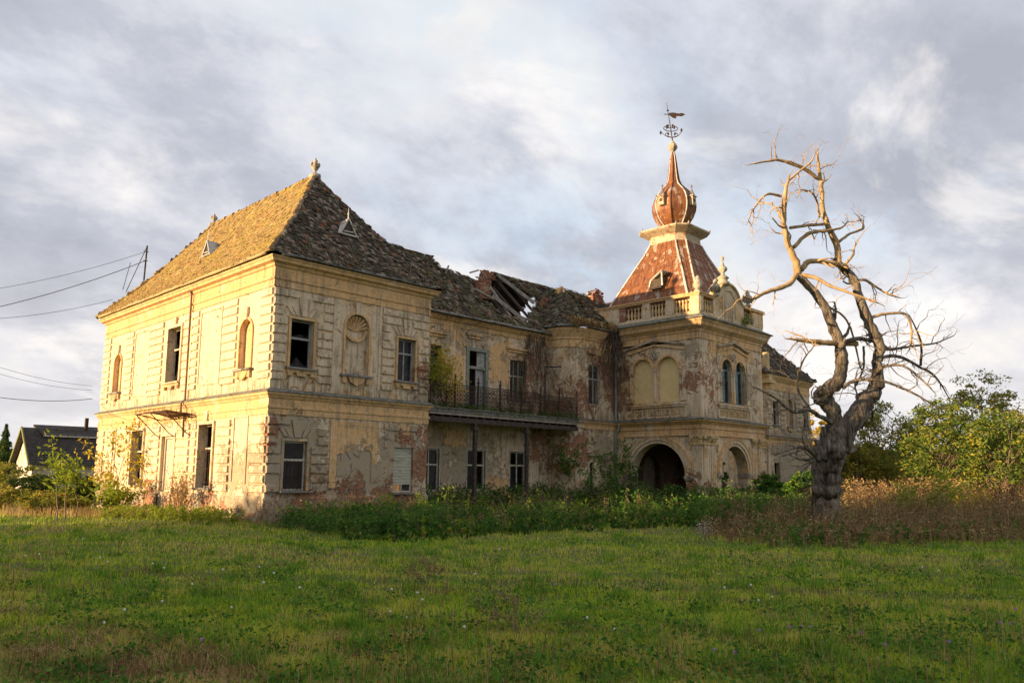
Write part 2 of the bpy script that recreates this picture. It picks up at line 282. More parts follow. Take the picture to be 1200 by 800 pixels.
def tag(o, label=None, cat=None, group=None, kind=None):
    for k, v in (('label', label), ('category', cat), ('group', group), ('kind', kind)):
        if v: o[k] = v
    return o
def bulk(name, V, F, mat, parent=None, nv=4):
    """V (n,3) float array, F (m,nv) int array"""
    me = bpy.data.meshes.new(name); V = np.ascontiguousarray(V, dtype=np.float32); F = np.ascontiguousarray(F, dtype=np.int32)
    me.vertices.add(len(V)); me.vertices.foreach_set('co', V.ravel()); me.loops.add(F.size); me.polygons.add(len(F))
    me.loops.foreach_set('vertex_index', F.ravel()); me.polygons.foreach_set('loop_start', np.arange(0, F.size, F.shape[1], dtype=np.int32))
    me.polygons.foreach_set('loop_total', np.full(len(F), F.shape[1], dtype=np.int32)); me.update(calc_edges=True)
    me.materials.append(M[mat] if isinstance(mat, str) else mat); return link(name, me, parent)
class Fr:
    """a facade: u runs along it, d stands out from it, z is up"""
    def __init__(s, axis, v, out): s.a = axis; s.v = v; s.o = out
    def P(s, u, d, z): return (s.v+s.o*d, u, z) if s.a == 0 else (u, s.v+s.o*d, z)
    def box(s, mb, u0, u1, d0, d1, z0, z1):
        a, b = s.P(u0, d0, z0), s.P(u1, d1, z1)
        return mb.box(min(a[0], b[0]), max(a[0], b[0]), min(a[1], b[1]), max(a[1], b[1]), z0, z1)
    def poly(s, mb, pts, d0, d1):
        n = len(pts); vs = [s.P(u, d0, z) for u, z in pts]+[s.P(u, d1, z) for u, z in pts]
        return mb.add(vs, [tuple(range(n)), tuple(range(2*n-1, n-1, -1))]+[(i, (i+1) % n, n+(i+1) % n, n+i) for i in range(n)])
    def arcband(s, mb, uc, zc, r0, r1, d0, d1, a0=0, a1=180, n=16):
        for i in range(n):
            t0, t1 = R(a0+(a1-a0)*i/n), R(a0+(a1-a0)*(i+1)/n)
            c = [(uc+r*math.cos(t), zc+r*math.sin(t)) for r, t in ((r0, t0), (r1, t0), (r1, t1), (r0, t1))]
            s.poly(mb, c, d0, d1)
        return mb
def wall(F, u0, u1, z0, z1, ops, mat, parent, name='wall', depth=.35, thick=None):
    """a wall with openings (u0,u1,z0,z1,arch,depth); arch = semicircle head inside the rectangle"""
    mb = MB(); us = sorted({u0, u1, *[o[0] for o in ops], *[o[1] for o in ops]}); zs = sorted({z0, z1, *[o[2] for o in ops], *[o[3] for o in ops]})
    for i in range(len(us)-1):
        for j in range(len(zs)-1):
            um, zm = (us[i]+us[i+1])/2, (zs[j]+zs[j+1])/2
            if any(o[0] < um < o[1] and o[2] < zm < o[3] for o in ops): continue
            mb.quad(F.P(us[i], 0, zs[j]), F.P(us[i+1], 0, zs[j]), F.P(us[i+1], 0, zs[j+1]), F.P(us[i], 0, zs[j+1]))
    for o in ops:
        a, b, c, d = o[:4]; dp = -(o[5] if len(o) > 5 else depth); N = 16
        if len(o) > 4 and o[4]:
            r = (b-a)/2; uc = (a+b)/2; zc = d-r; arc = [(uc-r*math.cos(math.pi*k/N), zc+r*math.sin(math.pi*k/N)) for k in range(N+1)]
            for k in range(N):
                p, q = arc[k], arc[k+1]; mb.quad(F.P(p[0], 0, p[1]), F.P(q[0], 0, q[1]), F.P(q[0], 0, d), F.P(p[0], 0, d))
            path = [(a, c)]+arc+[(b, c)]
        else: path = [(a, c), (a, d), (b, d), (b, c)]
        path = path+[path[0]]
        for p, q in zip(path[:-1], path[1:]): mb.quad(F.P(p[0], 0, p[1]), F.P(q[0], 0, q[1]), F.P(q[0], dp, q[1]), F.P(p[0], dp, p[1]))
    return mb.build(name, mat, parent)
def offset_path(pts, d, closed):
    n = len(pts); out = []
    for i, p in enumerate(pts):
        a = pts[i-1] if (i > 0 or closed) else None; b = pts[(i+1) % n] if (i < n-1 or closed) else None
        nn = []
        for q0, q1 in ((a, p), (p, b)):
            if q0 is None or q1 is None: continue
            dx, dy = q1[0]-q0[0], q1[1]-q0[1]; L = math.hypot(dx, dy); nn.append((dy/L, -dx/L))
        if len(nn) == 1: out.append((p[0]+nn[0][0]*d, p[1]+nn[0][1]*d))
        else:
            (ax, ay), (bx, by) = nn; k = 1+ax*bx+ay*by; out.append((p[0]+(ax+bx)*d/k, p[1]+(ay+by)*d/k))
    return out
def band(name, path, prof, mat, parent, closed=False):
    """sweep a profile [(out, z)] along a plan polyline, mitred; the profile is closed against the wall"""
    mb = MB(); prof = [(-.02, prof[0][1])]+prof+[(-.02, prof[-1][1])]
    rows = [[(x, y, z) for x, y in offset_path(path, o, closed)] for o, z in prof]; n = len(path)
    for a, b in zip(rows[:-1], rows[1:]):
        for i in range(n if closed else n-1): mb.quad(a[i], a[(i+1) % n], b[(i+1) % n], b[i])
    if not closed:
        for e in (0, n-1): mb.add([r[e] for r in rows], [tuple(range(len(rows)))])
    return mb.build(name, mat, parent)
# ------------------------------------------------------------------ the manor
manor = thing('manor_house', 'derelict two storey manor with peeling ochre plaster, onion domed tower and collapsing tiled roof', 'building')
LF, FF = Fr(0, 0.0, -1), Fr(1, 0.0, -1)              # sunlit end wall, shaded front of the near wing
MF, PF = Fr(1, 2.4, -1), Fr(1, 0.5, -1)              # recessed middle, projecting bay
TX0, TX1, TY0, TY1 = 24.96, 32.95, -5.8, 2.2
TL, TF, TR = Fr(0, TX0, -1), Fr(1, TY0, -1), Fr(0, TX1, 1)
_bc = {}
def block(F, u0, u1, z0, z1, mat, th=.085, quad=None):
    w_, h_ = u1-u0, z1-z0
    if w_ < .09 or h_ < .06: return
    g = .03; u0 += g; u1 -= g; z0 += g; z1 -= g; ch = .035
    v = random.randrange(3); key = (F.a, F.o, round(u1-u0, 2), round(z1-z0, 2), mat, v)
    if key not in _bc:
        hw, hh = (u1-u0)/2, (z1-z0)/2; j = lambda: random.uniform(-.008, .008); L = Fr(F.a, 0.0, F.o)
        vs = [L.P(x*hw, -.01, z*hh) for x, z in ((-1, -1), (1, -1), (1, 1), (-1, 1))]+[L.P(x*(hw-ch+j()), th+j(), z*(hh-ch+j())) for x, z in ((-1, -1), (1, -1), (1, 1), (-1, 1))]
        _bc[key] = mesh_of('plaster_block', vs, [(4, 5, 6, 7), (0, 1, 5, 4), (1, 2, 6, 5), (2, 3, 7, 6), (3, 0, 4, 7)], mat)
    o = link('plaster_block', _bc[key], manor); o.location = F.P((u0+u1)/2, random.uniform(-.006, .006), (z0+z1)/2)
    if random.random() < .12 and mat != 'block': o.scale = (1, 1, .96)
def vouss(F, pts, mat, th=.065, name='voussoir'):
    mb = MB(); F.poly(mb, pts, -.01, th); return mb.build(name, mat, manor)
def rustic(F, u0, u1, rows, obst, mat, skip=0.0):
    for z0, z1 in rows:
        iv = [(u0, u1)]
        for (a, b, c, d) in obst:
            if d <= z0+.05 or c >= z1-.05: continue
            nx = []
            for p, q in iv:
                if b <= p or a >= q: nx.append((p, q)); continue
                if a > p: nx.append((p, a))
                if b < q: nx.append((b, q))
            iv = nx
        for p, q in iv:
            if random.random() < skip: continue
            block(F, p, q, z0, z1, mat)
def rows_of(z_top, z_bot, h=.41):
    r = []; z = z_top
    while z-h > z_bot-.15: r.append((max(z-h, z_bot), z)); z -= h
    return r
def surround(F, u0, u1, z0, z1, mat='trim', wd=.11, th=.075, arch=False):
    mb = MB()
    if arch:
        r = (u1-u0)/2; zc = z1-r; F.arcband(mb, (u0+u1)/2, zc, r, r+wd, -.01, th); F.box(mb, u0-wd, u0, -.01, th, z0, zc); F.box(mb, u1, u1+wd, -.01, th, z0, zc)
    else:
        F.box(mb, u0-wd, u0, -.01, th, z0, z1); F.box(mb, u1, u1+wd, -.01, th, z0, z1); F.box(mb, u0-wd-.02, u1+wd+.02, -.01, th+.015, z1, z1+wd)
    return mb.build('window_surround', mat, manor)
def sill(F, u0, u1, z, mat='lead', out=.2, deco=False):
    mb = MB(); F.box(mb, u0-.2, u1+.2, -.12, out, z-.07, z); s = mb.build('sill', mat, manor)
    if deco:
        mb = MB(); F.box(mb, u0-.12, u1+.12, -.01, .11, z-.22, z-.07)
        for a, b in ((u0-.08, u0+.12), (u1-.12, u1+.08), ((u0+u1)/2-.22, (u0+u1)/2+.22)): F.box(mb, a, b, -.01, .15, z-.36, z-.222)
        mb.build('sill_bracket', 'trim', s)
    return s
def window(F, u0, u1, z0, z1, d=-.22, mat='woodgrey', tr=.66, cols=2, rows=1, miss=.3, lean=0.0, mull=True, bars=False, parent=None, label=None):
    """frame > panes; d = how deep the frame sits"""
    mb = MB(); t = .075; e = .012; F.box(mb, u0+e, u0+t, d-.06, d+.03, z0+e, z1-e); F.box(mb, u1-t, u1-e, d-.06, d+.03, z0+e, z1-e)
    F.box(mb, u0+t, u1-t, d-.055, d+.025, z0+e, z0+t); F.box(mb, u0+t, u1-t, d-.055, d+.025, z1-t, z1-e)
    zt = z0+(z1-z0)*tr; F.box(mb, u0+t, u1-t, d-.06, d+.045, zt-.045, zt+.045)
    cw = (u1-u0-2*t)/cols
    if mull:
        for k in range(1, cols):
            uc = u0+t+cw*k; F.box(mb, uc-.035, uc+.035, d-.05, d+.02, z0+t, zt-.045)
            F.box(mb, uc-.03, uc+.03, d-.05, d+.015, zt+.045, z1-t)
    w_ = mb.build('window', mat, parent or manor)
    if label: w_['label'] = label
    if parent: w_.name = 'window_frame'; return w_
    for a, b in ((zt+.045, z1-t), (z0+t, zt-.045)):
        for k in range(cols):
            p0, p1 = u0+t+cw*k+.01, u0+t+cw*(k+1)-.01
            if random.random() < miss:
                if random.random() < .6 and p1-p0 > .15:      # a jagged remnant left in the rebate
                    q = MB(); n_ = 5; q.add([F.P(p0, d-.015, a), F.P(p1, d-.015, a)]+[F.P(p1-(p1-p0)*k/n_, d-.015, a+(b-a)*random.uniform(.05, .45)) for k in range(n_+1)], [tuple(range(n_+3))]); q.build('pane', 'glass', w_)
                continue
            q = MB(); F.box(q, p0, p1, d-.02, d-.012, a, b); q.build('pane', 'glass', w_)
    if bars:
        q = MB()
        for k in range(1, 6): uu = u0+(u1-u0)*k/6; q.tube([F.P(uu, d+.12, z0+.02), F.P(uu, d+.12, z0+(z1-z0)*.62)], .014, 5)
        for zz in (.08, .3, .58): q.tube([F.P(u0, d+.12, z0+(z1-z0)*zz), F.P(u1, d+.12, z0+(z1-z0)*zz)], .012, 5)
        q.build('window_bars', 'iron', w_)
    return w_
H = 8.64; L0 = 20.5; ZG = 10.87; ZB = -1.0
# --- near wing: four walls, openings cut through
up_l = [(1.75, 2.85, 6.15, 8.4, True, .22), (9.25, 10.85, 6.15, 9.0), (17.45, 18.55, 6.15, 8.4, True, .22)]
lo_l = [(5.0, 6.45, .88, 3.83), (9.3, 10.8, -.32, 3.4), (13.3, 14.9, .88, 3.8)]
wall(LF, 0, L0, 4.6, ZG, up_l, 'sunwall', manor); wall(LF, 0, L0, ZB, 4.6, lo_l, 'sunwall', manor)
up_f = [(.85, 1.97, 6.12, 8.26), (3.63, 4.93, 6.1, 8.95, True, .24), (6.65, 7.72, 6.07, 8.17)]
lo_f = [(.8, 1.9, .85, 2.95), (6.62, 7.8, .72, 2.85)]
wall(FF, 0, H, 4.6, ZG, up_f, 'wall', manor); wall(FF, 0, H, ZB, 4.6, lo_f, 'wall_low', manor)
wall(Fr(0, H, 1), 0, L0, ZB, ZG, [], 'wall', manor); wall(Fr(1, L0, 1), 0, H, ZB, ZG, [], 'wall', manor)
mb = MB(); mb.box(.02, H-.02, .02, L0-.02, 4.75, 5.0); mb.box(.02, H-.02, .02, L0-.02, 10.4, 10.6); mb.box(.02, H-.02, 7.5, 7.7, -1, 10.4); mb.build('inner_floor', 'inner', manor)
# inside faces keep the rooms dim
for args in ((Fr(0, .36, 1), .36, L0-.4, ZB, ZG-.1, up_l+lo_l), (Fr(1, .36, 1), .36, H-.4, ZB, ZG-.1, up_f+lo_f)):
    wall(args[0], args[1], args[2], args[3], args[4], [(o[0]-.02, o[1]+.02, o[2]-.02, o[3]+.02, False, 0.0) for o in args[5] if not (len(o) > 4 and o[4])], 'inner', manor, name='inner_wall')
# blind niches
def niche(F, u0, u1, z0, z1, dp, mat, shell=True):
    mb = MB(); r = (u1-u0)/2; uc = (u0+u1)/2; zc = z1-r
    F.box(mb, u0-.02, u1+.02, -dp-.04, -dp, z0-.02, z1+.02); n = mb.build('niche', mat, manor)
    if shell:
        s = MB()
        for k in range(9):
            a = R(10+160*k/8); s.tube([F.P(uc, -dp+.02, zc-.12), F.P(uc+.55*r*math.cos(a), -dp+.06, zc-.05+.55*r*math.sin(a)), F.P(uc+.93*r*math.cos(a), -dp+.16, zc+.93*r*math.sin(a))], [.02, .05, .085], 6)
        F.arcband(s, uc, zc, r*.78, r*.97, -dp, -.08, 180, 360, 12)
        s.build('shell_hood', 'trim', n)
    surround(F, u0, u1, z0, z1, 'trim', .1, .07, True)
    k = MB(); F.poly(k, [(uc-.12, z1-.02), (uc+.12, z1-.02), (uc+.16, z1+.55), (uc-.16, z1+.55)], -.01, .12); k.build('keystone', 'block', manor)
    s = MB(); F.box(s, u0-.22, u1+.22, -dp, .22, z0-.09, z0); s2 = s.build('sill', 'lead', manor)
    b = MB()
    F.poly(b, [(uc-.5, z0-.09), (uc+.5, z0-.09), (uc+.35, z0-.35), (uc, z0-.52), (uc-.35, z0-.35)], -.01, .14)
    F.box(b, u0-.1, u0+.12, -.01, .12, z0-.4, z0-.09); F.box(b, u1-.12, u1+.1, -.01, .12, z0-.4, z0-.09); b.build('niche_bracket', 'trim', s2)
niche(FF, 3.63, 4.93, 6.1, 8.95, .24, 'block'); niche(LF, 1.75, 2.85, 6.15, 8.4, .22, 'ochre', False); niche(LF, 17.45, 18.55, 6.15, 8.4, .22, 'ochre', False)
# windows of the wing
def keyfan(F, uc, zt, mat, hgt=.82, big=True, fans=True):
    vouss(F, [(uc-.15, zt), (uc+.15, zt), (uc+.3, zt+hgt), (uc-.3, zt+hgt)], mat, .085, 'keystone')
    if fans:
        for s in (-1, 1):
            for k, (a, b, c, e) in enumerate(((.2, .38, .37, .6), (.42, .58, .66, .88))):
                pts = [(uc+s*a, zt), (uc+s*b, zt), (uc+s*e, zt+.37), (uc+s*c, zt+.37)]
                vouss(F, pts if s > 0 else pts[::-1], mat, .06)
window(FF, .85, 1.97, 6.12, 8.26, mat='woodgrey', tr=.62, cols=1, miss=.8, label='grey window frame of the upper floor with empty lower sash')
window(FF, 6.65, 7.72, 6.07, 8.17, mat='woodgrey', tr=.66, cols=2, miss=.3)
window(FF, .8, 1.9, .85, 2.95, d=-.16, mat='woodwhite', tr=.62, cols=1, miss=0, bars=True)
w4 = window(FF, 6.62, 7.8, .72, 2.85, d=-.16, mat='woodwhite', tr=.2, cols=2, miss=0, label='ground floor window shaded by a hanging cloth blind')
mb = MB(); N = 22
for k in range(N): 
    z0, z1 = 1.16+(2.78-1.16)*k/N, 1.16+(2.78-1.16)*(k+1)/N
    mb.add([FF.P(6.70, -.115+.012*(k % 2), z0), FF.P(7.73, -.11+.012*(k % 2), z0-.03*math.sin(k)), FF.P(7.73, -.11+.012*((k+1) % 2), z1-.03*math.sin(k+1)), FF.P(6.70, -.115+.012*((k+1) % 2), z1)], [(0, 1, 2, 3)])
M['blindcloth'] = simple('weathered roller blind', (.38, .37, .29), (.50, .48, .37), 4, .9, stretch=(1, 1, 6), dirt=(.28, .26, .2)); mb.build('blind', 'blindcloth', w4)
for a in up_f[::2]: surround(FF, *a[:4]); sill(FF, a[0], a[1], a[2], deco=True)
for a in lo_f: sill(FF, a[0]-.05, a[1]+.05, a[2]-.01, out=.26)
surround(FF, .8, 1.9, .85, 2.95, 'trim', .12, .05)
for a in (up_l[1], lo_l[0], lo_l[2]):
    _w = window(LF, a[0], a[1], a[2], a[3], d=-.3, mat='woodwhite', tr=.62, cols=2, miss=.55, bars=(a is lo_l[0]), label='broken tall window of the sunlit end wall'); q = MB(); um = (a[0]+a[1])/2; LF.box(q, a[0]+.09, um-.05, -.42, -.38, a[2]+(.1 if a[0] > 9 else 1.5), a[2]+(1.75 if a[0] > 9 else 2.8)); q.build('window_board', 'curtain', _w); surround(LF, *a[:4], 'sunwall', .14, .09); sill(LF, a[0], a[1], a[2], 'lead' if a is lo_l[0] else 'blocksun', deco=(a is up_l[1]))
# rustication, front
ru = rows_of(9.55, 5.5); rl = rows_of(4.0, .75)
for uc, a, (x0, x1) in ((1.47, up_f[0], (-.04, 3.0)), (7.18, up_f[2], (5.66, 8.62))):
    zt = a[3]+.16; keyfan(FF, uc, zt, 'block')
    rustic(FF, x0, x1, ru, [(a[0]-.15, a[1]+.15, a[2]-.1, a[3]+.12), (uc-.96, uc+.96, zt-.1, zt+.37), (uc-.33, uc+.33, zt, zt+.82), (a[0]-.24, a[1]+.24, a[2]-.4, a[2])], 'block')
for uc, a, (x0, x1) in ((1.4, lo_f[0], (-.04, 3.0)), (7.2, lo_f[1], (5.95, 8.0))):
    zt = a[3]+.16
    if uc < 3: keyfan(FF, uc, zt, 'blocklow', .75)
    rustic(FF, x0, x1, rl if uc < 3 else rl[:3], [(a[0]-.15, a[1]+.15, a[2]-.2, a[3]+.12), (uc-.96, uc+.96, zt-.1, zt+.37), (uc-.33, uc+.33, zt, zt+.75)], 'blocklow', .22)
for (a, b, c, d) in ((2.98, 3.12, 5.5, 9.6), (5.52, 5.66, 5.5, 9.6)): mb = MB(); FF.box(mb, a, b, -.01, .035, c, d); mb.build('panel_strip', 'block', manor)
mb = MB()
for (a, b, c, d) in ((3.05, 3.4, .95, 3.95), (5.3, 5.62, 1.2, 3.95), (3.4, 5.3, 3.75, 3.95)): FF.box(mb, a, b, -.01, .04, c, d)
mb.build('panel_frame', 'ochre', manor)
# rustication, end wall
ul = rows_of(9.55, 5.55); ll = rows_of(4.0, .5)
rustic(LF, .0, 1.1, ul, [], 'blocksun'); rustic(LF, 3.15, 4.65, ul, [], 'blocksun'); rustic(LF, 7.2, 8.0, ul, [], 'blocksun'); rustic(LF, 8.25, 9.0, ul, [], 'blocksun')
rustic(LF, 11.1, 13.3, ul, [(11.1, 11.5, 0, 20)], 'blocksun'); rustic(LF, 15.65, 16.9, ul, [], 'blocksun'); rustic(LF, 19.3, 20.48, ul, [], 'blocksun')
rustic(LF, .0, 1.3, ll, [], 'blocksun'); rustic(LF, 3.25, 4.7, ll, [], 'blocksun'); rustic(LF, 6.75, 9.05, ll, [(7.35, 7.5, 0, 9)], 'blocksun'); rustic(LF, 11.1, 12.95, ll, [], 'blocksun'); rustic(LF, 15.2, 15.8, ll, [], 'blocksun'); rustic(LF, 17.7, 20.48, ll, [(18.2, 19.3, 0, 9)], 'blocksun')
def panel(F, u0, u1, z0, z1, mat, wd=.09, th=.045):
    mb = MB(); F.box(mb, u0-wd, u0, -.01, th, z0, z1); F.box(mb, u1, u1+wd, -.01, th, z0, z1); F.box(mb, u0-wd, u1+wd, -.01, th+.004, z1, z1+wd); F.box(mb, u0-wd, u1+wd, -.01, th+.004, z0-wd, z0); mb.build('panel_frame', mat, manor)
for a in ((4.85, 7.0, 5.8, 9.3), (13.45, 15.5, 5.8, 9.3), (1.75, 2.95, 1.2, 4.0), (16.0, 17.45, 1.2, 4.0)): panel(LF, *a, 'sunwall')
for uc, zt in ((10.05, 9.14), (5.72, 3.97), (14.1, 3.95)): vouss(LF, [(uc-.13, zt), (uc+.13, zt), (uc+.2, zt+(.38 if zt > 9 else .5)), (uc-.2, zt+(.38 if zt > 9 else .5))], 'blocksun', .12, 'keystone')
# bands that run round the wing
wing = [(0, L0), (0, 0), (H, 0), (H, L0)]
band('cornice', wing, [(.05, 9.57), (.05, 9.66), (.02, 9.67), (.02, 9.88), (.07, 9.9), (.07, 9.98), (.03, 10.0), (.03, 10.42), (.1, 10.46), (.13, 10.56), (.3, 10.62), (.32, 10.72), (.38, 10.78), (.38, 10.84)], 'trim', manor, True)
band('string_course', wing, [(.04, 4.06), (.04, 4.3), (.08, 4.33), (.08, 4.42), (.03, 4.45), (.03, 4.72), (.08, 4.76), (.12, 4.84), (.19, 4.9), (.2, 4.99)], 'trim', manor, True)
band('ledge', wing, [(.25, 4.992), (.25, 5.02), (.02, 5.16)], 'ledge', manor, True)
band('plinth', wing, [(.07, -1.0), (.07, .5), (.02, .62)], 'wall_low', manor, True)
def gutter(path, z, mat, parent=manor, out=.47, name='gutter', closed=False):
    mb = MB(); pp = offset_path(path, out, closed); n = len(pp)
    pts = [(p[0], p[1]) for p in pp]
    for a, b in zip(pts[:-1], pts[1:]):
        L = math.hypot(b[0]-a[0], b[1]-a[1]); k = max(1, int(L/.8)); P = []
        for i in range(k+1): P.append((a[0]+(b[0]-a[0])*i/k, a[1]+(b[1]-a[1])*i/k, z+random.uniform(-.018, .018)))
        mb.tube(P, .075, 8)
    g = mb.build(name, mat, parent, True); return g
gutter([(0, L0), (0, 0)], 10.93, 'gutterlit'); gutter([(-.0, 0), (H, 0)], 10.93, 'lead'); gutter([(H, 0), (H, 2.4)], 10.93, 'lead')
# downpipes
mb = MB(); mb.tube([(-.35, 8.1, 10.9), (-.14, 8.1, 10.4), (-.12, 8.12, 5.15), (-.3, 8.12, 4.95), (-.3, 8.12, 4.5), (-.12, 8.12, 4.3), (-.1, 8.12, 3.3)], .055, 8); M['pipebrown'] = simple('brown downpipe', (.16, .10, .07), (.26, .18, .12), 5, .7, .2); mb.build('downpipe', 'pipebrown', manor, True)
# door of the end wall, its step and iron canopy
mb = MB(); LF.box(mb, 9.3, 9.42, -.3, -.1, -.3, 3.4); LF.box(mb, 10.68, 10.8, -.3, -.1, -.3, 3.4); LF.box(mb, 9.42, 10.68, -.3, -.1, 3.28, 3.4); dr = mb.build('door', 'door', manor)
for k in range(6):
    u = 9.43+k*.208; q = MB(); LF.box(q, u, u+.195, -.24, -.19+random.uniform(-.01, .01), -.3, 3.26); q.build('door_board', 'door', dr)
for zz in (.5, 2.5): q = MB(); LF.box(q, 9.5, 10.6, -.185, -.15, zz, zz+.14); q.build('door_brace', 'door', dr)
mb = MB(); LF.box(mb, 9.0, 11.4, 0, 1.0, -.62, -.33); mb.build('door_step', 'stone', manor)
surround(LF, 9.3, 10.8, -.3, 3.4, 'blocksun', .16, .07)
mb = MB()
a, b = 7.3, 11.0
for u in (a, 9.2, b):
    mb.tube([LF.P(u, .0, 4.2), LF.P(u, .9, 4.42), LF.P(u, 1.35, 4.45)], .03, 6); mb.tube([LF.P(u, .0, 3.3), LF.P(u, .35, 3.5), LF.P(u, .8, 3.95), LF.P(u, 1.3, 4.42)], .025, 6)
    mb.tube([LF.P(u, .35+.15*math.cos(t*.6), 3.95+.15*math.sin(t*.6)) for t in range(11)], .015, 5)
mb.tube([LF.P(a, 1.35, 4.45), LF.P(b, 1.35, 4.45)], .03, 6); mb.tube([LF.P(a, 1.38, 4.62), LF.P(b, 1.38, 4.62)], .015, 6)
for k in range(14): u = a+(b-a)*k/13; mb.tube([LF.P(u, 1.36, 4.44), LF.P(u+.08*(-1)**k, 1.4, 4.54), LF.P(u, 1.38, 4.64+random.uniform(0, .08))], .012, 4)
for k in range(5): mb.tube([LF.P(a-.02, .25*k+.1, 4.1), LF.P(a-.02, .25*k+.1, 4.6)], .014, 4)
cn = mb.build('canopy', 'iron', manor)
q = MB(); q.hexa([LF.P(a+.3, .02, 4.42), LF.P(a+2.9, .02, 4.42), LF.P(a+2.7, 1.3, 4.5), LF.P(a+.1, 1.3, 4.5), LF.P(a+.3, .02, 4.45), LF.P(a+2.9, .02, 4.45), LF.P(a+2.7, 1.3, 4.53), LF.P(a+.1, 1.3, 4.53)]); q.build('canopy_sheet', 'rust', cn)

# --- recessed middle
MX0, MX1 = H, 20.4; RC = [(20.4, 2.4), (20.4, 2.1)]+[(22.0-1.6*math.cos(R(t)), 2.1-1.6*math.sin(R(t))) for t in range(9, 90, 9)]+[(22.0, .5)]
up_m = [(10.7, 11.5, 6.0, 8.65), (13.35, 15.1, 5.25, 8.85), (16.9, 18.35, 6.1, 8.5)]
lo_m = [(10.2, 11.5, .7, 2.98), (13.55, 14.98, .7, 3.0), (17.0, 18.4, .7, 2.98)]
wall(MF, MX0, MX1, 4.6, 10.45, up_m, 'wall', manor); wall(MF, MX0, MX1, ZB, 4.6, lo_m, 'wall_low', manor)
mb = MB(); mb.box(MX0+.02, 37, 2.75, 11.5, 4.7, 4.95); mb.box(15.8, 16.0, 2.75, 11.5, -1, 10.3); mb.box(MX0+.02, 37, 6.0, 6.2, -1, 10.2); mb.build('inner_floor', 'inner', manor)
wall(Fr(1, 11.6, 1), H, 45, ZB, 10.4, [], 'wall', manor)
window(MF, *up_m[0], mat='woodgreen', tr=.62, cols=1, miss=.2)
window(MF, 10.2, 11.5, .7, 2.98, d=-.14, mat='woodwhite', tr=.62, cols=2, miss=.3); window(MF, 13.55, 14.98, .7, 3.0, d=-.14, mat='woodwhite', tr=.62, cols=2, miss=.3); window(MF, 17.0, 18.4, .7, 2.98, d=-.14, mat='woodwhite', tr=.64, cols=2, miss=.5, mull=True)
for a in lo_m: surround(MF, *a[:4], 'woodwhite', .05, .03)
# the balcony door stands ajar in a heavy green frame
mb = MB(); MF.box(mb, 13.35, 13.57, -.2, .06, 5.25, 8.85); MF.box(mb, 14.88, 15.1, -.2, .06, 5.25, 8.85); MF.box(mb, 13.57, 14.88, -.2, .06, 8.65, 8.85); MF.box(mb, 13.57, 14.88, -.16, .0, 7.62, 7.78); bd = mb.build('balcony_door', 'woodgreen', manor)
mb = MB(); mb.hexa([MF.P(14.86, -.16, 5.28), MF.P(14.2, -.10, 5.28), MF.P(14.2, -.15, 5.28), MF.P(14.86, -.21, 5.28), MF.P(14.86, -.16, 7.6), MF.P(14.2, -.10, 7.6), MF.P(14.2, -.15, 7.6), MF.P(14.86, -.21, 7.6)]); mb.build('door_leaf', 'woodgrey', bd)
mb = MB(); MF.box(mb, 14.25, 14.86, -.1, -.06, 7.8, 8.62); mb.build('fanlight_sash', 'woodgrey', bd)
w5 = window(MF, 16.9, 18.35, 6.1, 8.5, d=-.2, mat='woodgreen', tr=.6, cols=3, miss=.5)
for a in (up_m[0], up_m[2]): 
    mb = MB(); MF.box(mb, a[0]-.35, a[1]+.35, -.01, .2, a[3]+.62, a[3]+.74); MF.box(mb, a[0]-.25, a[1]+.25, -.01, .1, a[3]+.46, a[3]+.62); mb.build('hood_mould', 'trim', manor)
    surround(MF, *a[:4], 'wall', .1, .04); sill(MF, a[0], a[1], a[2], 'lead', .12)
mb = MB(); MF.box(mb, 13.3, 14.6, -.01, .16, 9.52, 9.68); MF.box(mb, 13.45, 14.45, -.01, .1, 9.35, 9.5); mb.build('hood_mould', 'trim', manor)
mpath = [(H, 2.4)]+RC[:1]
band('cornice', [(H, 2.4), (20.4, 2.4)], [(.05, 9.85), (.05, 9.95), (.03, 9.97), (.03, 10.1), (.12, 10.14), (.22, 10.24), (.3, 10.32), (.3, 10.38)], 'trim', manor)
# --- projecting bay with its rounded corner
mb = MB()
for p, q in zip(RC[:-1], RC[1:]): mb.quad((*p, 4.6), (*q, 4.6), (*q, 10.9), (*p, 10.9)); mb.quad((*p, ZB), (*q, ZB), (*q, 4.6), (*p, 4.6))
mb.build('rounded_wall', 'wall', manor, True)
wall(PF, 22.0, TX0+.02, 4.6, 10.9, [(22.1, 23.25, 6.05, 8.6)], 'wall', manor); wall(PF, 22.0, TX0+.02, ZB, 4.6, [(22.2, 22.6, .9, 2.4), (23.3, 24.4, -.5, 2.6, False, .12)], 'wall', manor)
mb = MB(); PF.box(mb, 23.3, 24.4, -.16, -.11, -.6, 2.65); mb.build('blocked_door', 'wall_low', manor)
mb = MB(); PF.box(mb, 22.0, 23.5, -.01, .18, 2.82, 2.94); mb.build('hood_mould', 'stone', manor)
window(PF, 22.1, 23.25, 6.05, 8.6, d=-.12, mat='woodgrey', tr=.64, cols=2, miss=.3); window(PF, 22.2, 22.6, .9, 2.4, d=-.15, mat='dark', tr=.5, cols=1, miss=0)
mb = MB(); PF.box(mb, 22.0, 23.5, -.01, .12, 9.25, 9.37); mb.build('hood_mould', 'trim', manor)
bay = RC+[(TX0-.0, .5)]
band('cornice', bay, [(.05, 9.6), (.05, 9.7), (.02, 9.72), (.02, 10.1), (.08, 10.13), (.08, 10.25), (.2, 10.5), (.32, 10.7), (.32, 10.82)], 'trim', manor)
band('string_course', bay, [(.05, 4.5), (.05, 4.72), (.12, 4.84), (.2, 4.9), (.2, 4.99)], 'trim', manor); band('ledge', bay, [(.25, 4.992), (.25, 5.02), (.02, 5.14)], 'ledge', manor)
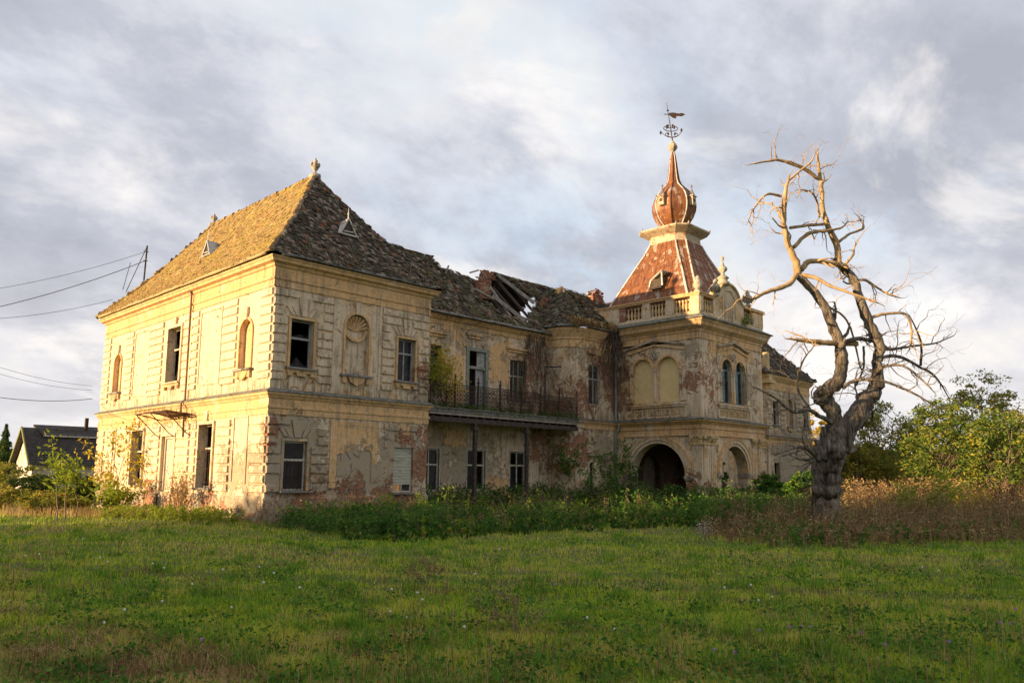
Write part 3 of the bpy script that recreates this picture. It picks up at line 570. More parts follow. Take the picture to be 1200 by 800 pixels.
gutter([(H+.45, 2.4), (20.2, 2.4)], 10.44, 'lead'); gutter(bay, 10.92, 'lead', out=.42)
mb = MB(); mb.tube([(24.75, .15, 10.9), (24.72, .3, 10.3), (24.72, .35, 5.1), (24.72, .1, 4.95), (24.72, .1, 4.6), (24.72, .35, 4.3), (24.72, .35, -.6)], .075, 10); mb.build('downpipe', 'pipe', manor, True)
mb = MB(); mb.tube([(19.9, 2.2, 8.4), (19.9, 2.2, 5.3)], .06, 8); mb.tube([(19.9, 2.2, 8.35), (19.9, 1.9, 8.3), (20.3, 1.2, 8.3)], .05, 6); mb.build('downpipe', 'dark', manor, True)
# --- balcony
BY = .3; BX0, BX1 = 9.0, 20.9
bal = MB().box(BX0, BX1, BY, 2.38, 4.78, 4.97).box(BX0-.02, BX1, BY-.06, BY+.4, 4.972, 5.03).build('balcony', 'ledge', manor)
mb = MB()
for k in range(20): x = BX0+.3+k*.6; mb.box(x, x+.14, BY+.12, 2.38, 4.56, 4.77)
mb.box(BX0, BX1, BY+.06, BY+.2, 4.3, 4.55); mb.box(BX0, BX1, BY+.35, BY+.5, 4.34, 4.55); mb.build('balcony_joists', 'dark', bal)
mb = MB(); mb.box(BX0, BX1-.1, BY+.01, BY+.05, 4.66, 4.76); mb.build('balcony_fascia', 'beam', bal)
for x in (12.3, 16.35):
    q = MB(); q.box(x-.09, x+.09, BY+.05, BY+.23, -.8, 4.3); q.box(x-.16, x+.16, BY, BY+.3, 3.95, 4.12)
    q.build('balcony_post', 'dark', bal)
pan = None; np_ = 7; pw = (BX1-BX0-.2)/np_
q = MB()
for zz in (5.12, 5.3, 6.0, 6.2, 6.3): q.tube([(0, 0, zz), (pw, 0, zz)], .018 if zz < 6.25 else .028, 5)
n = 14
for k in range(n+1):
    x = pw*k/n; q.tube([(x, 0, 5.12), (x, 0, 6.3)], .012, 4)
for k in range(n):
    x = pw*(k+.5)/n; r = pw/n*.42
    for zz in (5.21, 6.1): q.tube([(x+r*math.cos(t), 0, zz+r*math.sin(t)) for t in np.linspace(0, 2*math.pi, 9)], .01, 4, False)
for k in range(0, n, 2):      # crossing scrolls
    x0, x1 = pw*k/n, pw*(k+2)/n
    for j in range(3):
        z0 = 5.3+j*.233; xm = (x0+x1)/2
        q.tube([(xm+.11*math.sin(2*t), 0, z0+.1165+.1165*math.cos(t)) for t in np.linspace(0, 2*math.pi, 17)], .012, 4, False)
        q.tube([(x0, 0, z0), (x1, 0, z0+.233)], .01, 4); q.tube([(x1, 0, z0), (x0, 0, z0+.233)], .01, 4)
pm = mesh_of('railing_panel', q.v, q.f, 'iron')
for k in range(np_):
    o = link('railing_panel', pm, bal); o.location = (BX0+.1+k*pw, BY+.08, random.uniform(-.02, .02)); o.rotation_euler = (random.uniform(-.02, .02), random.uniform(-.006, .006), 0)
q = MB(); q.lathe([(.045, 5.0), (.045, 6.35), (.07, 6.37), (.03, 6.42), (.08, 6.52), (.03, 6.62), (.05, 6.7), (.0, 6.85)], (0, 0, 0), 8); pm2 = mesh_of('railing_post', q.v, q.f, 'iron')
for k in range(np_+1):
    o = link('railing_post', pm2, bal); o.location = (BX0+.1+k*pw, BY+.08, 0)

# --- tower
archL = (-4.65, -.68, ZB, 3.63, True, .7); archF = (27.14, 30.5, ZB, 3.5, True, .7)
blL = [(-2.42, -.9, 6.2, 9.0, True, .22), (-4.3, -2.78, 6.2, 9.0, True, .22)]; wnF = [(27.45, 28.75, 6.15, 8.95, True, .5), (29.17, 30.47, 6.15, 8.95, True, .5)]
wall(TL, TY0, .52, ZB, 4.6, [archL], 'tower', manor); wall(TL, TY0, TY1, 4.6, 11.0, blL, 'tower', manor)
wall(TF, TX0, TX1, ZB, 4.6, [archF], 'tower', manor); wall(TF, TX0, TX1, 4.6, 11.0, wnF, 'tower', manor)
wall(TR, TY0, .52, ZB, 4.6, [(-4.65, -.68, ZB, 3.63, True, .7)], 'tower', manor); wall(TR, TY0, TY1, 4.6, 11.0, [], 'tower', manor); wall(Fr(1, TY1, 1), TX0, TX1, 4.6, 11.0, [], 'tower', manor)
for F_, a in ((Fr(0, TX0+.7, 1), (TY0, .5)), (Fr(0, TX1-.7, -1), (TY0, .5))): wall(F_, *a, ZB, 4.5, [(-4.65, -.68, ZB, 3.63, True, .0)], 'porch', manor, name='porch_wall')
wall(Fr(1, TY0+.7, 1), TX0+.7, TX1-.7, ZB, 4.5, [(27.14, 30.5, ZB, 3.5, True, 0)], 'porch', manor, name='porch_wall')
wall(Fr(1, .45, -1), TX0, TX1, ZB, 4.5, [(27.9, 29.9, ZB, 3.0, True, .3)], 'porch', manor, name='porch_wall')
mb = MB(); mb.box(TX0-.02, TX1+.02, .9, 1.0, -1, 4.5); mb.box(TX0+.3, TX1-.3, TY0+.3, TY1-.1, 4.45, 4.6); mb.box(TX0+.4, TX1-.4, .1, .3, 4.6, 10.9); mb.build('porch_ceiling', 'inner', manor)
for a in blL:
    mb = MB(); TL.box(mb, a[0]-.02, a[1]+.02, -.27, -.21, a[2]-.02, a[3]+.02); mb.build('blind_arch_board', 'blind', manor)
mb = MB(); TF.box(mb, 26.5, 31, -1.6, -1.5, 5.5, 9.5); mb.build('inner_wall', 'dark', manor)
M['shutter'] = simple('blue green shutter paint', (.10, .17, .19), (.20, .28, .29), 5, .6, dirt=(.12, .07, .04))
for a in wnF:
    r = (a[1]-a[0])/2; uc = (a[0]+a[1])/2; zc = a[3]-r; mb = MB(); t = .09
    TF.box(mb, a[0]+.01, a[0]+t, -.32, -.22, a[2], zc); TF.box(mb, a[1]-t, a[1]-.01, -.32, -.22, a[2], zc); TF.arcband(mb, uc, zc, r-t, r-.01, -.32, -.22)
    TF.box(mb, a[0]+t, a[1]-t, -.31, -.2, zc-.05, zc+.05); TF.box(mb, uc-.04, uc+.04, -.31, -.21, a[2], a[3]-t); TF.box(mb, a[0]+t, a[1]-t, -.31, -.22, a[2]+.01, a[2]+.1)
    w_ = mb.build('arched_window', 'shutter', manor)
    for p0, p1, z0, z1 in ((a[0]+t, uc-.04, a[2]+.1, zc-.05), (uc+.04, a[1]-t, a[2]+.1, zc-.05)):
        q = MB(); TF.box(q, p0+.01, p1-.01, -.28, -.27, z0, z1); q.build('pane', 'glass', w_)
    q = MB(); q.hexa([TF.P(a[0]+.03, -.18, a[2]+.1), TF.P(a[0]+.5, -.05, a[2]+.1), TF.P(a[0]+.5, -.09, a[2]+.1), TF.P(a[0]+.03, -.22, a[2]+.1), TF.P(a[0]+.03, -.18, zc), TF.P(a[0]+.5, -.05, zc), TF.P(a[0]+.5, -.09, zc), TF.P(a[0]+.03, -.22, zc)]); q.build('shutter', 'shutter', w_)
def pair(F, ops, s0, s1, ledge_u, zpk=10.06, zsh=9.68):
    """twin arches with small columns, medallion and a broken hood above"""
    for a in ops:
        mb = MB(); r = (a[1]-a[0])/2; uc = (a[0]+a[1])/2; F.arcband(mb, uc, a[3]-r, r, r+.1, -.01, .09); F.arcband(mb, uc, a[3]-r, r+.1, r+.17, -.01, .05); mb.build('arch_moulding', 'trim', manor)
    lo, hi = min(ops[0][0], ops[1][0]), max(ops[0][1], ops[1][1]); mid = (lo+hi)/2
    for u in (lo-.16, mid, hi+.16):
        mb = MB(); F.box(mb, u-.15, u+.15, -.01, .14, 8.12, 8.26); F.box(mb, u-.11, u+.11, -.01, .1, 8.0, 8.115); F.box(mb, u-.12, u+.12, -.01, .12, 6.2, 6.4)
        mb.lathe([(.1, 6.4), (.085, 7.1), (.08, 8.0)], F.P(u, .05, 0), 10); mb.build('column', 'tower', manor)
    q = MB(); c = F.P(mid, .1, 9.15); c0 = F.P(mid, 0, 9.15); 
    q.tube([F.P(mid+.2*math.cos(t), .1, 9.15+.2*math.sin(t)) for t in np.linspace(0, 2*math.pi, 15)], .045, 5, False)
    q.tube([c0, F.P(mid, .1, 9.15), F.P(mid, .14, 9.15)], [.13, .11, .04], 8); q.build('medallion', 'stone', manor)
    for dz, th, mt in ((0, .2, 'stone'), (-.3, .1, 'trim')):
        q = MB(); p = [(lo-.5, zsh+dz-.04), (lo-.2, zsh+dz), (mid, zpk+dz), (hi+.2, zsh+dz), (hi+.5, zsh+dz-.04)]
        for i in range(4):
            F.poly(q, [p[i], p[i+1], (p[i+1][0], p[i+1][1]+.11), (p[i][0], p[i][1]+.11)], -.01, th)
        q.build('hood_mould', mt, manor)
    for s, u in ((-1, lo-.42), (1, hi+.42)):
        q = MB(); F.box(q, u-.12, u+.12, -.01, .07, 8.3, 9.3); F.box(q, u-.14, u+.14, -.01, .1, 6.2, 8.0); q.build('pilaster', 'tower', manor)
    # breast panel with carved scrolls
    q = MB(); F.box(q, lo-.6, hi+.6, -.01, .16, 5.98, 6.1); F.box(q, lo-.55, hi+.55, -.01, .11, 5.85, 5.975); F.box(q, lo-.6, hi+.6, -.01, .13, 5.17, 5.27); F.box(q, lo-.62, lo-.42, -.01, .1, 5.28, 5.84); F.box(q, hi+.42, hi+.62, -.01, .1, 5.28, 5.84); f = q.build('frieze', 'tower', manor)
    q = MB(); n = 9
    for k in range(n):
        uc = lo-.2+(hi-lo+.4)*(k+.5)/n; s = (-1)**k
        q.tube([F.P(uc+(.03+.014*t)*math.cos(t*.75)*1.0, .035, 5.56+s*(.03+.014*t)*math.sin(t*.75)) for t in range(13)], .028, 5)
        for e in (-.13, .13): q.lathe([(.005, -.05), (.05, -.02), (.05, .02), (.005, .05)], F.P(uc+e, .04, 5.56-s*.15), 6)
    q.build('frieze_scrollwork', 'stoneo', f)
pair(TL, blL, 0, 0, None); pair(TF, wnF, 0, 0, None)
def bigarch(F, a, dp=.7):
    r = (a[1]-a[0])/2; uc = (a[0]+a[1])/2; zc = a[3]-r
    for r0, r1, th, mt in ((r, r+.16, .07, 'tower'), (r+.18, r+.42, .13, 'tower'), (r+.42, r+.5, .17, 'trim')):
        q = MB(); F.arcband(q, uc, zc, r0, r1, -.01, th, 0, 180, 28); q.build('archivolt', mt, manor)
    for s, u in ((-1, a[0]), (1, a[1])):
        q = MB(); u0, u1 = (u-.55, u+.04) if s < 0 else (u-.04, u+.55); F.box(q, u0, u1, -dp, .16, zc-.16, zc+.0); F.box(q, u0+.03*(s < 0), u1-.03*(s > 0), -dp, .11, zc-.27, zc-.165); q.build('impost', 'stone', manor)
    for s in (-1, 1):
        q = MB(); cu = uc+s*(r+.28)
        for k in range(7): aa = R(90-s*(10+k*25)); q.tube([F.P(cu, .02, a[3]-.2), F.P(cu+.2*math.cos(aa), .05, a[3]-.2+.2*math.sin(aa)), F.P(cu+.32*math.cos(aa), .02, a[3]-.2+.32*math.sin(aa))], [.02, .04, .01], 5)
        q.build('spandrel_leaf', 'stoneo', manor)
bigarch(TL, archL); bigarch(TF, archF)
def pilaster(F, u0, u1, th=.12, z1=4.05):
    q = MB(); F.box(q, u0, u1, -.01, th, -.8, z1-.55); F.box(q, u0-.04, u1+.04, -.01, th+.05, -.8, .5); F.box(q, u0+.12, u0+.17, -.01, th+.03, .8, z1-.75); F.box(q, u1-.17, u1-.12, -.01, th+.03, .8, z1-.75); F.box(q, u0+.172, u1-.172, -.01, th+.026, z1-.8, z1-.75); p = q.build('pilaster', 'tower', manor)
    q = MB(); F.box(q, u0-.04, u1+.04, -.01, th+.06, z1-.55, z1-.48); F.box(q, u0-.1, u1+.1, -.01, th+.14, z1-.08, z1); F.box(q, u0+.01, u1-.01, -.01, th+.01, z1-.48, z1-.08)
    n = max(3, int((u1-u0)/.2))
    for k in range(n):
        uc = u0+(u1-u0)*(k+.5)/n
        for zz, o_ in ((z1-.46, .04), (z1-.3, .08)): q.tube([F.P(uc, th, zz), F.P(uc, th+o_, zz+.1), F.P(uc, th+o_+.06, zz+.17), F.P(uc, th+o_+.03, zz+.2)], [.07, .065, .05, .02], 6)
    for u in (u0, u1): q.lathe([(.02, -.09), (.09, -.05), (.09, .05), (.02, .09)], F.P(u, th+.07, z1-.16), 8)
    q.build('capital', 'stoneo', p)
pilaster(TL, -5.86, -5.2); pilaster(TF, 25.0, 25.75); pilaster(TF, 25.95, 26.45, .07); pilaster(TF, 31.15, 31.6, .07); pilaster(TF, 31.95, 32.95); pilaster(TL, -.1, .45, .07)
tw = [(TX0, .45), (TX0, TY0), (TX1, TY0), (TX1, .45)]; tw4 = [(TX0, TY1), (TX0, TY0), (TX1, TY0), (TX1, TY1)]
band('string_course', tw, [(.1, 4.06), (.1, 4.14), (.04, 4.16), (.04, 4.42), (.1, 4.47), (.1, 4.52), (.05, 4.54), (.05, 4.7), (.12, 4.76), (.2, 4.84), (.32, 4.9), (.33, 4.99)], 'trim', manor)
band('ledge', tw, [(.39, 4.992), (.39, 5.03), (.02, 5.16)], 'ledge', manor)
band('cornice', tw4, [(.06, 9.95), (.06, 10.02), (.02, 10.04), (.02, 10.35), (.08, 10.4), (.08, 10.48), (.16, 10.56), (.36, 10.72), (.40, 10.9), (.48, 11.0), (.5, 11.1)], 'trim', manor, True)
band('ledge', tw4, [(.62, 11.102), (.62, 11.16), (.1, 11.45)], 'ledge', manor, True)
M['tilechip'] = M['tile']
# balustrade: piers, balusters one by one, rail
BZ0, BZ1 = 11.42, 12.72
rows = dict(); bo = .12
FL, FT = Fr(0, TX0-bo, -1), Fr(1, TY0-bo, -1)
def bal_base(F, u0, u1): 
    q = MB(); F.box(q, u0, u1, -.3, 0.0, BZ0-.1, BZ0+.22); q.build('balustrade_base', 'tower', manor)
def pier(F, u0, u1, mat='tower'):
    q = MB(); F.box(q, u0, u1, -.34, .03, BZ0+.2, BZ1-.14); F.box(q, u0+.12, u1-.12, -.3, .05, BZ0+.38, BZ1-.34) if u1-u0 > .5 else None; q.build('balustrade_pier', mat, manor)
q = MB(); q.lathe([(.08, 0), (.08, .05), (.05, .08), (.06, .14), (.095, .28), (.085, .4), (.05, .58), (.045, .66), (.075, .7), (.08, .76), (.08, .8)], (0, 0, 0), 8); bm_ = mesh_of('baluster', q.v, q.f, 'stoneo', True)
def balusters(F, u0, u1, n):
    for k in range(n):
        o = link('baluster', bm_, manor); o.location = F.P(u0+(u1-u0)*(k+.5)/n, -.15, BZ0+.2)
bal_base(FL, TY0-.1, 2.2); bal_base(FT, TX0-.1, 26.5); bal_base(FT, 30.35, TX1+.1)
for a, b in ((-.45, .05), (.05, 2.2), (-2.35, -1.78), (-4.12, -3.55), (TY0-.1, -5.3)): pier(FL, a, b, 'brick' if a == -.45 else 'tower')
for a, b, n in ((-1.78, -.45, 5), (-3.55, -2.35, 5), (-5.3, -4.12, 5)): balusters(FL, a, b, n)
pier(FT, 24.9, 25.3); balusters(FT, 25.3, 26.5, 4); balusters(FT, 30.4, 31.6, 4); pier(FT, 31.6, TX1+.1)
q = MB(); FL.box(q, TY0-.18, 2.2, -.36, .08, BZ1-.14, BZ1-.03); FL.box(q, TY0-.24, 2.2, -.4, .14, BZ1-.028, BZ1+.05); q.build('balustrade_rail', 'trim', manor)
q = MB(); FT.box(q, TX0-.1, 26.5, -.36, .085, BZ1-.143, BZ1-.033); FT.box(q, TX0-.1, 26.5, -.4, .145, BZ1-.03, BZ1+.046); FT.box(q, 30.35, TX1+.2, -.4, .145, BZ1-.14, BZ1+.05); q.build('balustrade_rail', 'trim', manor)
FR = Fr(0, TX1+bo, 1); bal_base(FR, TY0-.1, 2.2); q = MB(); FR.box(q, TY0-.1, 2.2, -.36, .1, BZ0+.22, BZ1+.04); q.build('balustrade_rail', 'trim', manor)
# round headed gable of the tower front
gx = 28.45; prof = [(26.5, 11.3), (30.4, 11.3), (30.4, 12.7), (30.1, 12.75), (29.95, 12.95)]+[(gx+1.35*math.cos(R(t)), 12.75+1.1*math.sin(R(t))) for t in range(14, 170, 12)]+[(26.95, 12.95), (26.8, 12.75), (26.5, 12.7)]
q = MB(); FT.poly(q, prof, -.45, .02); gb = q.build('gable', 'tower', manor)
q = MB()
for i in range(2, len(prof)-1):
    a, b = prof[i], prof[i+1]; n = Vector((b[1]-a[1], -(b[0]-a[0]))).normalized()
    FT.poly(q, [a, b, (b[0]+n.x*-.0+(b[0]-gx)*.06, b[1]+.1), (a[0]+(a[0]-gx)*.06, a[1]+.1)], -.5, .14)
q.build('gable_coping', 'stoneo', gb)
q = MB(); FT.arcband(q, gx, 12.6, .78, .88, .0, .07, 0, 180); FT.box(q, gx-.88, gx-.78, 0, .07, 11.7, 12.6); FT.box(q, gx+.78, gx+.88, 0, .07, 11.7, 12.6); q.build('gable_arch', 'stoneo', gb)
q = MB(); pr = [(gx+1.33*math.cos(R(t)), 12.72+1.05*math.sin(R(t))) for t in range(0, 181, 12)]
for a, b in zip(pr[:-1], pr[1:]): q.quad(FT.P(a[0], -.45, a[1]), FT.P(b[0], -.45, b[1]), FT.P(b[0], -2.6, b[1]), FT.P(a[0], -2.6, a[1]))
M['zinc'] = simple('grey zinc sheet', (.34, .36, .37), (.48, .49, .48), 4, .5, .3, dirt=(.26, .22, .18)); q.build('gable_roof', 'zinc', gb, True)
q = MB(); q.lathe([(.42, 0), (.42, .2), (.3, .24), (.3, .42), (.4, .46), (.3, .55), (.12, .7), (.1, .8), (.3, 1.0), (.28, 1.15), (.12, 1.28), (.06, 1.5), (.05, 1.62), (.11, 1.72), (.11, 1.82), (.03, 1.92)], (gx-.6, TY0-.1, 13.7), 10); q.build('gable_finial', 'stone', gb, True)
for x in (26.7, 30.9):
    q = MB(); q.lathe([(.2, 0), (.2, .15), (.1, .2), (.27, .5), (.3, .65), (.12, .85), (.15, .95), (.03, 1.15)], (x, TY0-.2, BZ1+.05), 10)
    for k in range(8): a = R(k*45); q.tube([(x+.2*math.cos(a), TY0-.2+.2*math.sin(a), BZ1+.3), (x+.36*math.cos(a), TY0-.2+.36*math.sin(a), BZ1+.55), (x+.2*math.cos(a), TY0-.2+.2*math.sin(a), BZ1+.8)], [.04, .07, .02], 5)
    q.build('urn', 'stone', manor, True)
q = MB(); q.lathe([(.25, 0), (.25, .2), (.15, .25), (.3, .55), (.22, .8), (.1, .9), (.16, 1.0), (.03, 1.15)], (TX0+.3, TY0+.2, BZ1+.05), 10); q.build('urn', 'stone', manor, True)
# tower roof: truncated octagonal pyramid in rusted sheet, pale hip strips
AX, AY = 28.95, -1.7
def oct_pts(h, c, z): return [(AX-h, AY+h-c, z), (AX-h, AY-h+c, z), (AX-h+c, AY-h, z), (AX+h-c, AY-h, z), (AX+h, AY-h+c, z), (AX+h, AY+h-c, z), (AX+h-c, AY+h, z), (AX-h+c, AY+h, z)]
lv = [oct_pts(3.75, .45, 12.3), oct_pts(2.62, .45, 14.75), oct_pts(1.72, .5, 16.7), oct_pts(1.5, .5, 17.3)]
q = MB()
for a, b in zip(lv[:-1], lv[1:]):
    for i in range(8): q.quad(a[i], a[(i+1) % 8], b[(i+1) % 8], b[i])
q.box(AX-3.75, AX+3.75, AY-3.75, AY+3.75, 11.3, 12.25); troof = q.build('tower_roof', 'rust', manor)
_f = [(i, (i+1) % 8) for i in range(8)]
for i, j in _f:
    n_ = 5 if (Vector(lv[0][i])-Vector(lv[0][j])).length > 2 else 1
    for k in range(1, n_+1):
        f = k/(n_+1); q = MB(); q.tube([Vector(l[i]).lerp(Vector(l[j]), f)+Vector((0, 0, .01)) for l in lv], .022, 4); q.build('sheet_seam', 'rust', troof)
for z_, l0, l1, f in ((12.9, 0, 1, .25), (13.55, 0, 1, .51), (14.2, 0, 1, .78), (15.3, 1, 2, .28), (15.9, 1, 2, .6)):
    q = MB(); ring = [Vector(lv[l0][i]).lerp(Vector(lv[l1][i]), f+random.uniform(-.01, .01)) for i in range(8)]; ring.append(ring[0]); q.tube([r_+Vector((0, 0, .01)) for r_ in ring], .018, 4, False); q.build('sheet_seam', 'rust', troof)
for i in range(8):
    q = MB(); q.tube([Vector(l[i])+Vector((0, 0, .02)) for l in lv], [.085, .07, .06, .06], 5); q.build('hip_strip', 'flash', troof)
q = MB(); nk = [oct_pts(1.5, .55, 17.3), oct_pts(1.42, .5, 17.75), oct_pts(1.45, .5, 17.85), oct_pts(1.5, .5, 17.87), oct_pts(1.88, .6, 18.1), oct_pts(1.98, .6, 18.18), oct_pts(1.98, .6, 18.28), oct_pts(1.0, .3, 18.55), oct_pts(.8, .25, 18.7)]
for a, b in zip(nk[:-1], nk[1:]):
    for i in range(8): q.quad(a[i], a[(i+1) % 8], b[(i+1) % 8], b[i])
q.build('tower_collar', 'pale', manor)
for i in range(0, 8):
    c = oct_pts(1.95, .6, 18.25)[i]; q = MB(); q.lathe([(.05, 0), (.07, .08), (.02, .2)], c, 6); q.build('collar_knob', 'stone', manor)
# onion dome
dp = [(.78, 18.6), (.85, 18.75), (1.05, 18.95), (1.28, 19.3), (1.44, 19.7), (1.49, 20.05), (1.45, 20.45), (1.3, 20.85), (1.05, 21.2), (.75, 21.5), (.52, 21.75), (.4, 22.1), (.32, 22.6), (.25, 23.2), (.17, 23.8), (.1, 24.15)]
q = MB(); q.lathe(dp, (AX, AY, 0), 8, R(22.5)); dome = q.build('onion_dome', 'rust', manor)
for k in range(8):
    a = R(22.5+45*k); q = MB(); q.tube([(AX+(r+.015)*math.cos(a), AY+(r+.015)*math.sin(a), z) for r, z in dp], [.05]*11+[.035]*5, 5); q.build('dome_rib', 'flash' if k % 2 else 'rust', dome)
for a in (180, 270, 0, 90):
    ca, sa = math.cos(R(a)), math.sin(R(a)); T = lambda r, s, z: (AX+r*ca-s*sa, AY+r*sa+s*ca, z)
    q = MB(); q.hexa([T(1.1, -.2, 19.95), T(1.62, -.2, 19.95), T(1.62, .2, 19.95), T(1.1, .2, 19.95), T(1.1, -.2, 20.55), T(1.62, -.2, 20.55), T(1.62, .2, 20.55), T(1.1, .2, 20.55)])
    q.hexa([T(1.05, -.28, 20.56), T(1.7, -.28, 20.56), T(1.7, .28, 20.56), T(1.05, .28, 20.56), T(1.1, -.24, 20.64), T(1.64, -.24, 20.64), T(1.64, .24, 20.64), T(1.1, .24, 20.64)]); d_ = q.build('dome_dormer', 'pale', dome)
    q = MB(); q.lathe([(.24, 20.65), (.14, 20.85), (.06, 21.1), (.04, 21.25), (.08, 21.33), (.02, 21.45)], T(1.42, 0, 0), 6); q.build('dormer_cap', 'lead', d_)
    q = MB(); q.tube([T(1.60, 0, 20.28), T(1.64, 0, 20.28)], .11, 10); q.build('dormer_eye', 'board', d_)
q = MB(); q.lathe([(.08, 24.1), (.1, 24.2), (.3, 24.45), (.34, 24.6), (.3, 24.72), (.12, 24.95), (.05, 25.05)], (AX, AY, 0), 8); q.build('spire_knob', 'stone', manor)
q = MB(); lean = -.13; V3 = lambda s, z: (AX+_rt[0]*(s+lean*(z-25)), AY+_rt[1]*(s+lean*(z-25)), z)
q.tube([V3(0, 24.9), V3(0, 26.4), V3(0, 27.9)], [.05, .035, .015], 6); q.lathe([(.02, -.09), (.09, 0), (.02, .09)], V3(0, 27.3), 6)
for s in (-1, 1):
    for z0, r in ((25.3, .45), (25.75, .5), (26.0, .3)):
        q.tube([V3(s*(r*math.sin(t)), z0+r*.7*(1-math.cos(t))*.6) for t in np.linspace(0, 2.6, 8)], .03, 5); q.lathe([(.01, -.14), (.08, 0), (.01, .14)], V3(s*r*math.sin(2.6), z0+.55*r), 6)
    q.lathe([(.01, -.18), (.09, 0), (.01, .15)], V3(s*.75, 25.75+.1*s), 6); q.tube([V3(0, 25.3), V3(s*.5, 25.45), V3(s*.75, 25.75)], .02, 4)
q.build('rosette_mast', 'iron', manor)
q = MB(); pts = [(.05, 26.95), (.3, 26.75), (.5, 26.72), (.55, 26.9), (.95, 26.88), (1.2, 27.02), (1.0, 27.12), (.7, 27.08), (.4, 27.15), (.05, 27.12)]
n = len(pts); nrm = Vector((_rt[1], -_rt[0], 0))*.02
q.add([Vector(V3(*p))+nrm for p in pts]+[Vector(V3(*p))-nrm for p in pts], [tuple(range(n)), tuple(range(2*n-1, n-1, -1))]+[(i, (i+1) % n, n+(i+1) % n, n+i) for i in range(n)]); q.tube([V3(-.3, 27.02), V3(.1, 27.0)], .03, 5); q.build('weather_vane', 'iron', manor)
# torn dormers in the tower roof
def roof_hole(c, u, v, nrm, w, h, mat='board'):
    c, u, v, nrm = map(Vector, (c, u, v, nrm)); q = MB(); pts = []
    for k in range(9): a = 2*math.pi*k/9; r = random.uniform(.75, 1.1); pts.append(c+u*(w*.5*r*math.cos(a))+v*(h*.5*r*math.sin(a))+nrm*.04)
    q.add(pts, [tuple(range(9))]); return q.build('roof_hole', mat, troof)
q = MB(); q.hexa([(25.55, -1.95, 13.65), (25.55, -2.75, 13.65), (26.4, -2.75, 13.65), (26.4, -1.95, 13.65), (25.5, -1.95, 14.1), (25.5, -2.75, 14.35), (26.6, -2.75, 14.6), (26.6, -1.95, 14.4)]); ho = q.build('torn_dormer', 'board', troof)
q = MB(); q.beam((25.48, -1.85, 13.6), (25.5, -2.0, 14.2), .09); q.beam((25.48, -2.0, 14.2), (25.5, -2.85, 14.75), .1); q.beam((25.5, -2.85, 14.75), (25.55, -2.85, 13.8), .09); q.hexa([(25.4, -2.1, 14.25), (25.4, -2.9, 14.75), (26.5, -2.9, 14.8), (26.4, -2.1, 14.5), (25.4, -2.1, 14.3), (25.4, -2.9, 14.8), (26.5, -2.9, 14.85), (26.4, -2.1, 14.55)]); q.build('dormer_flashing', 'flash', ho)
q = MB(); q.hexa([(30.2, AY-3.2, 13.3), (31.2, AY-3.2, 13.3), (31.2, AY-2.2, 13.3), (30.2, AY-2.2, 13.3), (30.2, AY-3.1, 14.2), (31.0, AY-3.1, 14.3), (31.0, AY-2.2, 14.5), (30.2, AY-2.2, 14.5)]); q.build('torn_dormer', 'board', troof)

# --- far wing
RX0, RX1 = 45.35, 53.9
up_r = [(46.35, 47.45, 6.0, 8.05), (49.2, 50.2, 6.0, 8.4, True, .22), (52.35, 53.4, 6.0, 8.0)]
wall(FF, RX0, RX1, 4.6, 10.3, up_r, 'wall', manor); wall(FF, RX0, RX1, ZB, 4.6, [(46.4, 47.4, .8, 2.8)], 'wall_low', manor); wall(Fr(0, RX0, -1), 0, 12, ZB, 10.3, [], 'wall', manor); wall(Fr(0, RX1, 1), 0, 14, ZB, 10.3, [], 'wall', manor)
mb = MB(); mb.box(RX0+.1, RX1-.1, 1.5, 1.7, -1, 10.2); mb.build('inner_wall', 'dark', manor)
for a in (up_r[0], up_r[2]): window(FF, *a, mat='woodgrey', cols=2, miss=.2); sill(FF, a[0], a[1], a[2]); surround(FF, *a[:4], 'block', .1, .05)
niche(FF, 49.2, 50.2, 6.0, 8.4, .22, 'ochre', False)
far = [(RX0, 4), (RX0, 0), (RX1, 0), (RX1, 4)]
band('cornice', far, [(.05, 9.0), (.05, 9.2), (.02, 9.22), (.02, 9.7), (.12, 9.8), (.32, 10.05), (.34, 10.25)], 'trim', manor); band('string_course', far, [(.04, 4.3), (.04, 4.7), (.15, 4.85), (.2, 4.99)], 'trim', manor); band('ledge', far, [(.26, 4.992), (.26, 5.03), (.02, 5.14)], 'ledge', manor)
rustic(FF, RX0, 46.1, rows_of(8.9, 5.4), [], 'block'); rustic(FF, 47.7, 48.7, rows_of(8.9, 5.4), [], 'block'); rustic(FF, 50.8, 52.1, rows_of(8.9, 5.4), [], 'block')
wall(Fr(1, 2.4, -1), 32.9, RX0, ZB, 10.4, [], 'wall', manor)
q = MB(); q.box(RX0-.15, RX0+.65, -.35, .5, 9.7, 10.6); q.box(RX0-.3, RX0+.8, -.5, .6, 9.45, 9.7); q.box(RX0-.05, RX0+.4, -.2, .3, 10.6, 11.6); q.box(RX0+.1, RX0+.5, -.15, .25, 11.6, 12.1); q.build('ruined_pier', 'stoneo', manor)

